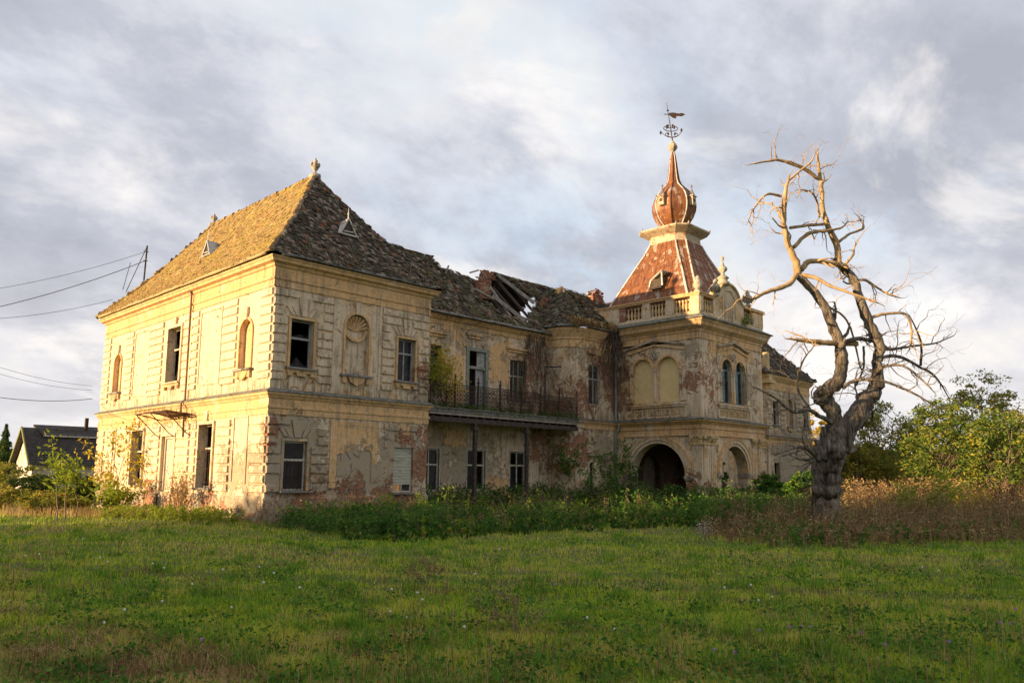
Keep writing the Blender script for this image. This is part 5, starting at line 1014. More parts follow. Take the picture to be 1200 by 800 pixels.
p, tt = frustum_pts(130, 640, 830, pw=.8); j = np.repeat(np.arange(len(p)), 90); q_ = p[j]+rng.normal(0, 1, (len(j), 3))*np.array([.22, .22, 0]); V, F = blades(q_, rng.uniform(.05, .16, len(j)), np.full(len(j), .012), rng.uniform(.8, 2.2, len(j))); g = bulk('withered_patches', V, F, 'dryweed'); tag(g, 'flattened withered grass patches in the lawn', 'grass', kind='stuff')
# plants with stem and leaves scattered over an area
def thicket(name, pts, h, leaf, nl, mat, label, cat, asp=.45, spread=.28, stem='twig', parent=None, ground=True):
    pts = np.asarray(pts, float); n = len(pts); h = np.zeros(n)+h; k = rng.integers(0, n, n*nl); f = rng.random(n*nl)**.75
    az = rng.uniform(0, 2*math.pi, n); tilt = np.stack([np.cos(az), np.sin(az), np.zeros(n)], 1)*rng.uniform(0, .35, n)[:, None]
    c = pts[k]+tilt[k]*(f*h[k])[:, None]; c[:, 2] += f*h[k]; c += rng.normal(size=c.shape)*np.array([1, 1, .4])*(spread*h[k]*(1.1-f*.7))[:, None]
    if ground: c[:, 2] = np.maximum(c[:, 2], gz(c[:, 0], c[:, 1])+.02)
    o = emit(name, leaf_geo(c, leaf, asp), mat, parent); tag(o, label, cat, kind='stuff')
    w_ = np.full(n, .012); tp = pts+tilt*h[:, None]; tp[:, 2] += h; s = np.array([_rt[0], _rt[1], 0])*.008
    V = np.stack([pts-s, pts+s, tp+s*.4, tp-s*.4], 1); st = emit(name+'_stems', V, stem); st['kind'] = 'stuff'; st.parent = o; return o
def along(poly, n, jit):
    poly = np.array(poly, float); seg = np.linalg.norm(np.diff(poly, axis=0), axis=1); cs = np.r_[0, np.cumsum(seg)]; u = rng.uniform(0, cs[-1], n); i = np.clip(np.searchsorted(cs, u)-1, 0, len(seg)-1)
    q = poly[i]+(poly[i+1]-poly[i])*((u-cs[i])/seg[i])[:, None]; q = q+rng.normal(size=q.shape)*jit; return np.c_[q, gz(q[:, 0], q[:, 1])]
def region(polypx, n):
    """ground points under a polygon seen in the photograph"""
    xs = [q[0] for q in polypx]; ys = [q[1] for q in polypx]; px = rng.uniform(min(xs), max(xs), n*3); py = rng.uniform(min(ys), max(ys), n*3); k = pip(px, py, polypx); px, py = px[k][:n], py[k][:n]
    r = _fw[None]+_rt[None]*((px-600)/FPX)[:, None]+_up[None]*((400+SHY-py)/FPX)[:, None]; tt = (GZ-CP[2])/r[:, 2]; p = CP+r*tt[:, None]; p[:, 2] = gz(p[:, 0], p[:, 1]); return p[~inside_house(p, .05)]
p = region([(470, 600), (800, 596), (900, 600), (900, 622), (800, 618), (690, 622), (600, 628), (500, 633), (400, 632), (400, 618)], 2600); dd = (p-CP) @ _fw
hump = .75+.35*np.sin(p[:, 0]*.8)*np.sin(p[:, 1]*.9+1)+.2*np.sin(p[:, 0]*2.1)
def fringe(p, line, soft=9.0):
    """how far a plant stands inside the front edge of its bed: 0 at the edge, 1 well inside"""
    v = p-CP; z = v @ _fw; px = 600+FPX*(v @ _rt)/z; py = 400+SHY-FPX*(v @ _up)/z
    return np.clip((np.interp(px, [q[0] for q in line], [q[1] for q in line])-py)/soft, 0, 1)
fr = fringe(p, [(400, 632), (500, 633), (600, 628), (690, 622), (800, 618), (900, 622)])*(.75+.5*np.sin(p[:, 0]*1.7+p[:, 1])); keep_ = rng.random(len(p)) < .35+fr; p = p[keep_]; hump = hump[keep_]*np.clip(.25+fr[keep_], .2, 1.1)
thicket('nettle_thicket', p, hump*np.where(p[:, 0] < 16, .68, 1.0)*rng.uniform(.35, 1.5, len(p)), .08, 28, 'weed', 'deep green nettle thicket along the foot of the middle facade', 'weeds', .42)
k = rng.random(len(p)) < .24; thicket('dry_stems', p[k], hump[k]*1.35, .045, 16, 'dryweed', 'dry brown stems standing among the nettles below the balcony', 'weeds', .35, .14); k = rng.random(len(p)) < .08; thicket('pale_weeds', p[k], hump[k]*1.2, .07, 26, 'limeleaf', 'paler yellow green plants among the nettles', 'weeds', .42, .2)
p = region([(330, 608), (400, 606), (520, 606), (520, 628), (420, 630), (330, 620)], 520); thicket('nettle_thicket', p, rng.uniform(.35, .95, len(p)), .075, 26, 'weed', 'low green weeds with dry stems in front of the near corner', 'weeds', .42)
p = region([(300, 606), (480, 604), (480, 622), (300, 618)], 330); thicket('bramble_thicket', p, rng.uniform(.5, 1.35, len(p)), .05, 20, 'dryweed', 'brown withered brambles against the shaded wall of the near wing', 'weeds', .3, .22)
p = along([(9, 1.6), (20, 1.6), (21, -.4), (24.3, -.4), (24.3, -6.6), (33, -6.7), (37, -3), (46, -1.2), (54, -1.2)], 900, (.5, .4)); p = p[~inside_house(p, .1)]; thicket('wall_thicket', p, rng.uniform(.6, 1.7, len(p)), .1, 34, 'weed', 'tall green weeds growing at the wall below the balcony and arches', 'weeds', .42)
p = region([(805, 602), (960, 598), (960, 618), (820, 622)], 700); thicket('green_thicket', p, rng.uniform(.5, 1.25, len(p)), .085, 28, 'weed', 'green weeds between the tower arches and the dead tree', 'weeds', .42)
p = region([(820, 622), (870, 612), (1000, 606), (1330, 606), (1330, 641), (1220, 640), (1100, 640), (1000, 643), (900, 640), (830, 634)], 4400)
fr = fringe(p, [(820, 634), (900, 641), (1000, 644), (1220, 641)], 12)*(.8+.5*np.sin(p[:, 0]*1.3+p[:, 1]*.7)); k = rng.random(len(p)) < .2+fr; p = p[k]; fr = fr[k]; hh = rng.uniform(.3, 1.05, len(p))*(.9+.5*np.sin(p[:, 0]*.6+p[:, 1]*.4))*np.clip(.25+fr, .2, 1.15); V, F = blades(p, np.abs(hh)+.2, np.full(len(p), .022), rng.uniform(.05, .4, len(p))); g = bulk('tall_dry_grass', V, F, 'dryweed'); tag(g, 'tall brown dead grass standing round the foot of the dead tree', 'grass', kind='stuff')
k = rng.random(len(p)) < .45; thicket('seed_head_thicket', p[k], hh[k]+.25, .05, 26, 'dryweed', 'reddish brown seed heads and docks to the right of the dead tree', 'weeds', .4, .14)
p = region([(830, 616), (1220, 604), (1220, 634), (1000, 640), (900, 640)], 420); thicket('green_undergrowth', p, rng.uniform(.15, .7, len(p)), .07, 20, 'weed', 'green undergrowth mixed into the dry grass by the dead tree', 'weeds', .4)
p = region([(990, 597), (1330, 594), (1330, 606), (990, 608)], 1100); thicket('russet_thicket', p, rng.uniform(1.0, 2.2, len(p)), .075, 34, 'dryweed', 'russet thicket standing behind the dry grass at the right', 'weeds', .4, .16)
p = region([(0, 598), (105, 596), (110, 603), (230, 604), (232, 609), (0, 607)], 1500); p = p[~inside_house(p, .05)]; V, F = blades(p, rng.uniform(.2, .65, len(p)), np.full(len(p), .02), rng.uniform(.1, .8, len(p))); g = bulk('straw_grass', V, F, 'straw'); tag(g, 'sunlit straw coloured grass left of the end wall', 'grass', kind='stuff')
p = region([(110, 600), (240, 600), (320, 612), (240, 614), (120, 608)], 420); thicket('green_fringe', p, rng.uniform(.15, .6, len(p)), .06, 24, 'limeleaf', 'sunlit green weeds at the foot of the end wall', 'weeds', .45)
# ------------------------------------------------------------------ branching plants
def grow(mb, p, d, L, r, lev, kink=.35, kids=3, taper=.45, up=0.0, n=4, dens=1.0, tips=None):
    p = Vector(p); d = Vector(d).normalized(); k = max(3, int(L/.28)) if L > .6 else 3; pts = [p.copy()]; dirs = [d.copy()]
    for i in range(k):
        d = (d+Vector(rng.normal(0, kink, 3))*.6+Vector((0, 0, up))).normalized(); p = p+d*(L/k); pts.append(p.copy()); dirs.append(d.copy())
    rad = [max(.004, r*(1-(1-taper)*i/k)) for i in range(k+1)]; mb.tube(pts, rad, n if r > .02 else 3, False)
    if tips is not None and lev <= 1: tips += [tuple(q) for q in pts[1:]]
    if lev > 0:
        for j in range(kids):
            i = random.randint(max(1, k//3), k) if j else k; q = Vector(rng.normal(0, 1, 3)); q -= dirs[i]*q.dot(dirs[i]); q = q.normalized()
            grow(mb, pts[i], dirs[i]*random.uniform(.5, 1)+q*random.uniform(.4, 1), L*random.uniform(.45, .75), rad[i]*random.uniform(.45, .75), lev-1, kink, kids, taper, up, n, dens, tips)
def shrub(name, label, cat, base, h, mat, nst=4, lev=2, leaf=.1, per=6, asp=.45, barkm='twig', group=None, spread=.5, r=.035, jit=.12, kids=3):
    t_ = thing(name, label, cat, base, group); mb = MB(); tips = []
    for k in range(nst):
        a = rng.uniform(0, 6.28); grow(mb, (rng.normal(0, .05), rng.normal(0, .05), 0), (math.cos(a)*spread, math.sin(a)*spread, 1), h*random.uniform(.5, .75), r, lev, .22, kids, .5, .05, 5, tips=tips)
    mb.build('stem', barkm, t_)
    if leaf and tips:
        c = np.repeat(np.array(tips), per, 0); c = c+rng.normal(0, jit, c.shape); emit('foliage', leaf_geo(c, leaf, asp), mat, t_)['kind'] = 'stuff'
    return t_
def tree(name, label, cat, base, h, cr, mat, n_clump=70, per=120, leaf=.16, asp=.45, trunk=.16, group=None, flat=1.0, low=.25, barkm='twig', nst=3):
    """trunk and limbs reach into a crown of leaf clumps with gaps"""
    t_ = thing(name, label, cat, base, group); mb = MB()
    cc = []
    while len(cc) < n_clump:
        q = rng.uniform(-1, 1, 3)
        if np.linalg.norm(q) < 1: cc.append((q[0]*cr*(1-.25*q[2]), q[1]*cr*(1-.25*q[2]), h*(low+(1-low)*.5*(1+q[2]))))
    cc = np.array(cc)
    for k in range(nst):
        a = rng.uniform(0, 6.28); top = Vector((math.cos(a)*cr*.35, math.sin(a)*cr*.35, h*.8)); mid = top*.45+Vector((rng.normal(0, .25), rng.normal(0, .25), 0)); mb.tube([(0, 0, -.4), mid*.5, mid, top], [trunk, trunk*.8, trunk*.6, trunk*.2], 7)
        for c in cc[k::nst][:16]:
            f = min(.9, max(.2, c[2]/h*.7)); s = top*f; c_ = Vector(c); m_ = (s+c_)/2+Vector(rng.normal(0, .15, 3)); mb.tube([s, m_, c_], [trunk*.28, trunk*.17, .01], 4)
    mb.build('trunk', barkm, t_)
    r_ = cr*.24*rng.uniform(.5, 1.5, n_clump); k = rng.integers(0, n_clump, n_clump*per); d = rng.normal(size=(n_clump*per, 3)); d /= np.linalg.norm(d, axis=1)[:, None]
    c = cc[k]+d*(r_[k]*rng.random(len(k))**.45)[:, None]*np.array([1, 1, .6*flat]); o = emit('crown', leaf_geo(c, leaf, asp, .3), mat, t_); o['kind'] = 'stuff'; return t_
# ------------------------------------------------------------------ the dead tree, limb by limb
DT = 31.0; tb = at(966, 628, DT); dead = thing('dead_tree', 'gnarled leafless dead tree with forked trunk, right of the tower', 'tree', (0, 0, 0))
SC = DT/FPX
def limb(name, pl, rad, mat, off=0.0, off1=None, n=11, twigs=6, tl=.85, flute=0.07, lev=2):
    """pl: where the limb runs in the photograph; off/off1: how far behind or before the trunk plane it starts and ends"""
    off1 = off if off1 is None else off1; k = len(pl); P = [Vector(at(x, y, DT+off+(off1-off)*i/(k-1))) for i, (x, y) in enumerate(pl)]
    # smooth
    Q = []; RR = []
    for i in range(k-1):
        a, b, c, d = P[max(i-1, 0)], P[i], P[i+1], P[min(i+2, k-1)]; m_ = 5 if k < 9 else 4
        for j in range(m_):
            f = j/m_; q = .5*((2*b)+(c-a)*f+(2*a-5*b+4*c-d)*f*f+(3*b-a-3*c+d)*f**3); q += Vector(rng.normal(0, rad[min(i, len(rad)-1)]*SC*.11, 3)); Q.append(q); RR.append((rad[i]+(rad[i+1]-rad[i])*f)*SC*(random.uniform(.96, 1.04) if random.random() < .85 else 1.14))
    Q.append(P[-1]); RR.append(rad[-1]*SC); mb = MB(); mb.tube(Q, RR, n)
    if flute:
        vs = []; 
        for i, q in enumerate(Q):
            for j in range(n):
                v = Vector(mb.v[i*n+j]); a = 2*math.pi*j/n; s = 1+flute*(.5*math.sin(5*a+i*.11)+.4*math.sin(9*a-i*.07+1)+.25*math.sin(3*a+i*.05)); vs.append(tuple(q+(v-q)*s))
        mb.v[:len(vs)] = vs
    o = mb.build(name, mat, dead, True)
    if rad[0] > 3.5:      # snapped stubs
        for _ in range(3):
            i = random.randint(3, len(Q)-2); d = (Q[i+1]-Q[i-1]).normalized(); q = Vector(rng.normal(0, 1, 3)); q -= d*q.dot(d); q.normalize(); sb = MB(); L_ = random.uniform(.25, .6)
            sb.tube([Q[i], Q[i]+(q+d*.4)*(RR[i]+L_*.5), Q[i]+(q+d*.7)*(RR[i]+L_)], [RR[i]*.42, RR[i]*.3, RR[i]*random.uniform(.08, .25)], 6); sb.build('stub', mat, o, True)
    if twigs:
        tw_ = MB()
        for _ in range(twigs):
            i = random.randint(int(len(Q)*.25), len(Q)-1); d = (Q[min(i+1, len(Q)-1)]-Q[max(i-1, 0)]).normalized(); q = Vector(rng.normal(0, 1, 3)); q -= d*q.dot(d); q.normalize()
            grow(tw_, Q[i], d*.7+q, tl*random.uniform(.4, 1.3), max(.022, RR[i]*.36), lev, .62, 2, .5, .02, 5)
        i = len(Q)-1; grow(tw_, Q[i], (Q[i]-Q[i-1]), tl*.35, max(.018, RR[i]*.9), 1, .38, 2, .4, .0, 5); tw_.build('twig', mat, o)['kind'] = 'stuff'
    return o
limb('trunk', [(966, 640), (966, 618), (967, 590), (969, 560), (973, 538), (978, 518), (983, 500)], [19, 16.5, 14.8, 14, 15, 14.5, 9], 'bark', n=30, twigs=0, flute=.2)
limb('limb', [(974, 556), (978, 530), (979, 508), (978, 487), (970, 474), (963, 463), (971, 456), (981, 447), (986, 432), (986, 416), (983, 400), (975, 381), (964, 355), (947, 335), (936, 322)], [9, 10.5, 9.5, 8.5, 9, 9.5, 8.2, 7.6, 7, 6.5, 6, 5.4, 4.9, 4.4, 4.1], 'bark', -.1, -.5, n=12, twigs=5, flute=.08)
limb('limb', [(936, 322), (931, 303), (923, 283), (918, 257), (920, 228), (924, 209)], [4.1, 3.9, 3.5, 3.0, 2.4, 1.2], 'barksunlit', -.5, -.7, twigs=8)
limb('limb', [(973, 560), (980, 532), (990, 510), (1001, 489), (1013, 472), (1025, 458), (1029, 442), (1027, 425), (1031, 407), (1026, 393), (1019, 381), (1009, 355), (1001, 329), (983, 309)], [9, 11.5, 11.5, 11, 10, 8.6, 6.6, 5.8, 6.2, 6, 5.8, 5.3, 4.7, 4.0], 'bark', .1, .5, n=12, twigs=7, flute=.08)
limb('limb', [(983, 309), (980, 287), (970, 264), (964, 244), (962, 215), (959, 196), (958, 179)], [4.0, 3.7, 3.2, 2.8, 2.3, 1.8, 1.1], 'barksunlit', .5, .6, twigs=6)
Bs = [([(959, 209), (941, 197), (915, 188), (899, 189), (882, 192)], [2.4, 2.2, 1.7, 1.2, .8], .5, -.8), ([(926, 267), (947, 264), (964, 263)], [2, 1.8, 1.8], -.5, .5),
      ([(930, 290), (947, 274), (970, 270), (986, 267), (993, 260)], [2.4, 2.2, 1.8, 1.2, .7], -.4, .8), ([(938, 316), (951, 306), (980, 309), (992, 314)], [3.6, 3.2, 3.4, 3.4], -.4, .4),
      ([(933, 321), (925, 332), (899, 342), (882, 350), (870, 347)], [3.4, 3, 2.2, 1.6, .9], -.5, -2.5), ([(936, 321), (957, 326), (973, 335), (993, 342), (1029, 355)], [2.4, 2.2, 1.9, 1.5, .8], -.5, -1.5),
      ([(983, 283), (996, 274), (1012, 267), (1006, 254)], [1.8, 1.6, 1.4, .6], .5, 1.5), ([(985, 313), (999, 300), (1001, 290)], [2, 1.5, .8], .4, .0), ([(1001, 329), (1014, 328), (1025, 335), (1042, 345), (1055, 349)], [2, 1.7, 1.3, 1, .6], .4, 1.6),
      ([(1015, 374), (1038, 368), (1061, 368), (1068, 386), (1066, 408)], [2.4, 1.9, 1.5, 1.1, .8], .4, 1.0), ([(1003, 403), (985, 402), (977, 402), (954, 400), (928, 397)], [3.4, 3.4, 3.6, 3, 1.4], .3, -1.2), ([(980, 405), (1003, 397), (1025, 400), (1043, 409)], [3, 2.8, 2.2, 1], -.4, 1),
      ([(975, 495), (960, 487), (947, 480), (929, 482), (907, 465), (884, 454)], [3, 2.4, 2.0, 1.9, 1.3, .8], -.4, -2.6), ([(960, 540), (947, 526), (932, 524), (910, 532)], [3.4, 2.4, 1.8, .9], -.3, -2),
      ([(1029, 420), (1051, 417), (1076, 429), (1096, 441), (1112, 466)], [2.2, 2, 1.6, 1.3, .6], .3, 2.2), ([(1019, 447), (1033, 431), (1060, 429), (1091, 455)], [2.4, 2, 1.5, .8], .4, -1.5), ([(988, 455), (1001, 446), (1033, 446), (1071, 461), (1100, 478)], [2, 1.8, 1.5, 1.2, .6], -.3, -2.4),
      ([(1028, 409), (1046, 409), (1073, 405), (1096, 402), (1118, 393)], [2.2, 1.8, 1.4, 1.1, .5], .3, 2.5), ([(1079, 428), (1079, 400), (1066, 370)], [1.6, 1.2, .6], 1.6, .8), ([(1012, 405), (1012, 430), (1004, 450)], [1.4, 1.2, 1.2], .2, .3), ([(960, 352), (972, 360), (990, 372), (1000, 395), (1008, 430)], [1.3, 1.3, 1.2, 1.2, .9], -.5, .3),
      ([(1008, 474), (1016, 477), (1023, 483), (1022, 492), (1026, 503)], [1.6, 1.5, 1.3, 1.0, .6], 0, .8), ([(1003, 487), (1006, 470), (1002, 452), (1004, 436)], [1.1, 1.0, .9, .7], .2, .4), ([(950, 480), (935, 455), (940, 425), (952, 408)], [1.3, 1.2, 1.0, .7], -.6, -1), ([(915, 230), (898, 228), (883, 245), (877, 258)], [1.6, 1.3, .9, .6], -.6, -1.8), ([(917, 255), (905, 240), (892, 238)], [1.4, 1.0, .7], -.6, .4), ([(960, 255), (957, 235), (950, 225), (938, 222)], [1.2, 1.1, .9, .6], .4, -.6), ([(923, 212), (938, 200), (950, 190), (955, 180)], [1.6, 1.3, 1, .6], -.6, -.2)]
for pl, rd_, o0, o1 in Bs: limb('branch', pl, rd_, 'barksunlit' if pl[0][1] < 405 else 'bark', o0, o1, n=6, twigs=(9 if pl[-1][0] > 1040 else 5) if len(pl) > 3 else 3, tl=.95, flute=0)
q = MB()   # twiggy growth on the old stump of a limb at mid trunk
for k in range(16): a = at(random.uniform(952, 962), random.uniform(524, 545), DT-.5); grow(q, a, -_rt*random.uniform(.2, 1)+np.array([0, 0, random.uniform(-.4, .7)]), random.uniform(.5, 1.1), .03, 2, .35, 3, .4, 0, 4)
q.build('stump_sprouts', 'bark', dead)
# ------------------------------------------------------------------ trees and shrubs at the right
def gb(x, D): q = at(x, 600, D); return (float(q[0]), float(q[1]), GZ-.05)
def hgt(x, y, D): return float(at(x, y, D)[2]-GZ)
TR = [('ash_tree', 'thin stemmed olive green tree with loose crown, right of the dead trunk', 1035, 474, 54, 2.8, 'olive', 70, 90, .11), ('ash_tree', 'tall dark green young tree with several thin stems, third of the right hand group', 1112, 468, 47, 2.4, 'olivegreen', 70, 90, .11),
      ('ash_tree', 'bushy dark tree at the right edge with yellowing top', 1175, 484, 44, 2.0, 'olivegreen', 60, 90, .105), ('ash_tree', 'yellow topped tree rising behind the right hand group', 1158, 438, 62, 3.0, 'olive', 60, 90, .13),
      ('ash_tree', 'low rounded olive bush close behind the dead trunk', 1010, 520, 52, 2.2, 'olive', 55, 100, .11), ('ash_tree', 'small tree with drooping leaves beside the right edge', 1206, 480, 50, 2.4, 'olive', 60, 90, .11),
      ('ash_tree', 'airy young tree between the two tallest of the right hand group', 1085, 480, 58, 2.4, 'olive', 55, 80, .12)]
for nm, lb, x, y, D, cr, mt_, nc, per, lf in TR: tree(nm, lb, 'tree', gb(x, D), hgt(x, y, D)*1.06, cr*1.1, mt_, int(nc*1.5), int(per*.85), lf, trunk=.1, low=.16, group='young trees at the right of the meadow')
for lb, x, y, D, cr, mt_ in (('golden tree glowing in the sun far behind the dead trunk', 957, 478, 100, 3.2, 'golden'), ('golden sunlit bush seen low between the thin trunks', 1050, 535, 78, 4.5, 'golden'), ('golden green bush seen low near the right edge', 1150, 535, 85, 5, 'golden'), ('golden crown far behind at the right edge', 1195, 515, 95, 5, 'golden')):
    tree('golden_tree', lb, 'tree', gb(x, D), hgt(x, y, D), cr, mt_, 45, 90, .2, trunk=.15, low=.1, group='golden trees in the background')
shrub('lime_shrub', 'bright lime green shrub in the dry grass right of the dead tree', 'shrub', tuple(region([(1080, 612), (1110, 612), (1110, 618), (1080, 618)], 3)[0]), 2.1, 'limeleaf', 6, 2, .09, 5, .5, spread=.7, jit=.14)
shrub('lime_shrub', 'pale yellow green sprout at the right of the lime shrub', 'shrub', tuple(region([(1130, 606), (1140, 606), (1140, 610), (1130, 610)], 3)[0]), 1.6, 'yellowleaf', 4, 2, .07, 3, .5, spread=.7, jit=.14)
shrub('white_aster', 'clump of tiny white asters at the edge of the dry grass', 'flowers', tuple(on(828, 634, 2, GZ)), .55, simple('white petals', (.75, .74, .7), (.6, .6, .55)), 6, 2, .016, 1, .8, r=.008, jit=.06)
for x, y, lb in ((905, 596, 'dark green shrub in front of the far wing'), (940, 600, 'dark shrub between the far wing and the dead trunk')):
    tree('dark_shrub', lb, 'shrub', gb(x, 47 if x < 920 else 44), 2.6, 1.2, 'weed', 30, 110, .1, trunk=.05, low=.05)
tree('ivy_column', 'ivy covered stem against the corner between tower and far wing', 'ivy', (33.6, -2.0, GZ), 4.2, .55, 'weed', 36, 70, .1, trunk=.06, low=.05)
# far woods
def woods(name, label, pts, hs, cr, mat, per=1500, leaf=.55, cat='woodland'):
    Q = []
    for (x, y), h in zip(pts, hs):
        n = per; d = rng.normal(size=(n, 3)); d /= np.linalg.norm(d, axis=1)[:, None]; c = np.array([x, y, GZ+h*.55])+d*np.array([cr, cr, h*.48])*(rng.uniform(.55, 1.0, n)*(1+.18*np.sin(d[:, 0]*7+x)*np.sin(d[:, 2]*6+y)))[:, None]; Q.append(leaf_geo(c, leaf, .6))
    return tag(emit(name, np.concatenate(Q), mat), label, cat, kind='stuff')
pts = []; hs = []
for k in range(46): x = 940+k*8+rng.uniform(-3, 3); D = rng.uniform(120, 180); q = at(x, 600, D); pts.append((q[0], q[1])); hs.append(rng.uniform(4.5, 8))
woods('far_woodland', 'far low belt of trees behind the right hand bushes', pts, hs, 5, 'olive', 900, .5)
pts = []; hs = []
for k in range(26): x = -60+k*7+rng.uniform(-3, 3); D = rng.uniform(95, 150); q = at(x, 600, D); pts.append((q[0], q[1])); hs.append(rng.uniform(3.2, 5.5))
woods('far_woodland', 'far low belt of trees behind the small house at the left', pts, hs, 4.5, 'darkleaf', 900, .4)
# the wood to the west, beyond the left edge of the picture, whose evening shade lies over the lawn and lower walls
pts = []; hs = []
for y in np.arange(-110, 17.5, 3.2):
    for x in (-44, -50):
        h = 15.5 if y < 8 else 13.5 if y < 11 else 11.0 if y < 14.5 else 7.5
        pts.append((x+rng.uniform(-1.5, 1.5), y+rng.uniform(-.8, .8))); hs.append(h*rng.uniform(.93, 1.04))
woods('west_woodland', 'wood beyond the left edge of the picture that shades the lawn', pts, hs, 3.2, 'darkleaf', 1300, .5)
# ------------------------------------------------------------------ left side
hx0, hx1, hy0, hy1 = 6.0, 17.5, 57.0, 63.5; hs_ = thing('small_house', 'small far house with dark roof and pale gable at the left', 'house', (hx0, hy0, GZ)); O = Vector((-hx0, -hy0, -GZ))
def hb(q, name, mat, par=None): q.v = [tuple(Vector(v)+O) for v in q.v]; return q.build(name, mat, par or hs_)
M['housewall'] = simple('whitewashed wall', (.52, .47, .40), (.66, .62, .55), 2, .9, dirt=(.38, .33, .27)); M['houseroof'] = simple('dark old tile roof', (.05, .045, .04), (.10, .09, .08), 3, .9, bstr=.8, bdist=.05); M['barge'] = simple('mossy barge board', (.25, .26, .10), (.16, .17, .08), 4, .9)
q = MB(); q.box(hx0, hx1, hy0+.4, hy1-.4, -.9, 2.5); q.add([(hx0, hy0+.4, 2.5), (hx0, hy1-.4, 2.5), (hx0, (hy0+hy1)/2, 5.5)], [(0, 1, 2)]); q.add([(hx1, hy0+.4, 2.5), (hx1, hy1-.4, 2.5), (hx1, (hy0+hy1)/2, 5.5)], [(0, 1, 2)]); hb(q, 'wall', 'housewall')
ym = (hy0+hy1)/2; q = MB()
for s, y in ((-1, hy0-.3), (1, hy1+.3)): q.hexa([(hx0-.5, y, 2.1), (hx1+.4, y, 2.1), (hx1+.4, ym, 5.75), (hx0-.5, ym, 5.75), (hx0-.5, y, 2.28), (hx1+.4, y, 2.28), (hx1+.4, ym, 5.95), (hx0-.5, ym, 5.95)])
hb(q, 'roof', 'houseroof')
q = MB()
for k in range(14): f = (k+.5)/14; y = hy0-.32+(ym-hy0)*f; z = 2.29+3.66*f; q.beam((hx0-.5, y, z), (hx1+.4, y, z), .05)
hb(q, 'roof_course', 'houseroof')['kind'] = 'stuff'
q = MB(); q.beam((hx0-.52, hy0-.35, 2.2), (hx0-.52, ym, 5.95), .12, .22); q.beam((hx0-.52, hy1+.35, 2.2), (hx0-.52, ym, 5.95), .12, .22); hb(q, 'barge_board', 'barge')
q = MB(); q.hexa([(hx0+1.2, ym-1.1, 5.1), (hx1-.6, ym-1.1, 5.1), (hx1-.6, ym+.4, 6.1), (hx0+.6, ym+.4, 6.1), (hx0+1.2, ym-1.1, 5.25), (hx1-.6, ym-1.1, 5.25), (hx1-.6, ym+.4, 6.3), (hx0+.6, ym+.4, 6.3)]); hb(q, 'ridge_skylight', 'houseroof')
q = MB(); q.beam((hx0+1.2, ym-1.15, 5.12), (hx1-.6, ym-1.15, 5.12), .14); hb(q, 'skylight_board', 'flash'); q = MB(); q.box(11.3, 11.6, ym-.2, ym+.1, 6, 7.2); hb(q, 'chimney_pipe', 'iron')
q = MB(); q.box(8.5, 9.6, hy0+.36, hy0+.41, .4, 1.7); hb(q, 'window', 'dark'); q = MB(); q.box(13.4, 14.5, hy0+.36, hy0+.41, .4, 1.7); hb(q, 'window', 'dark')
# spruce
def conifer(base, h, label):
    t_ = thing('spruce_tree', label, 'tree', base); MB().tube([(0, 0, -.3), (0, 0, h)], [.18, .02], 6).build('trunk', 'twig', t_); Q = []
    n = 5200; z = rng.random(n)**.8; r = (1-z)*h*.26*rng.random(n)**.5*(.7+.5*(np.sin(z*38) > 0)); a = rng.uniform(0, 6.28, n); c = np.stack([r*np.cos(a), r*np.sin(a), h*(.08+.92*z)-r*.25], 1); emit('crown', leaf_geo(c, .16, .3), 'bluegreen', t_)['kind'] = 'stuff'
conifer(gb(-2, 80), hgt(-2, 496, 80), 'dark spruce at the left edge of the picture')
for i, (x, y, D, cr, mt_, lb) in enumerate(((12, 540, 62, 2.2, 'olive', 'yellow green bush at the left edge below the spruce'), (40, 556, 50, 2.0, 'darkleaf', 'dark round bush in front of the small house gable'), (78, 552, 46, 1.8, 'darkleaf', 'dark bush below the small house roof'), (103, 556, 48, 1.2, 'darkleaf', 'dark bush squeezed against the end wall corner'), (8, 572, 40, 1.8, 'olive', 'low russet bush at the left edge'), (60, 574, 38, 1.6, 'olive', 'low olive bush behind the straw grass'))):
    tree('hedge_bush', lb, 'bush', gb(x, D), max(1.1, hgt(x, y, D)), cr, mt_, 34, 110, .1, trunk=.06, low=.02, group='bushes left of the manor')
for x, y, D, lb in ((66, 548, 33, 'slender yellow tree of heaven sapling left of the manor'), (76, 546, 34, 'second thin yellow sapling right beside the slender one'), (90, 562, 35, 'shorter leaning yellow sapling nearest the end wall')):
    b = gb(x, D); shrub('yellow_sapling', lb, 'sapling', b, hgt(x, y, D)*1.15, 'limeleaf', 1, 2, .13, 4, .35, spread=.15, r=.04, jit=.18, group='yellow saplings')
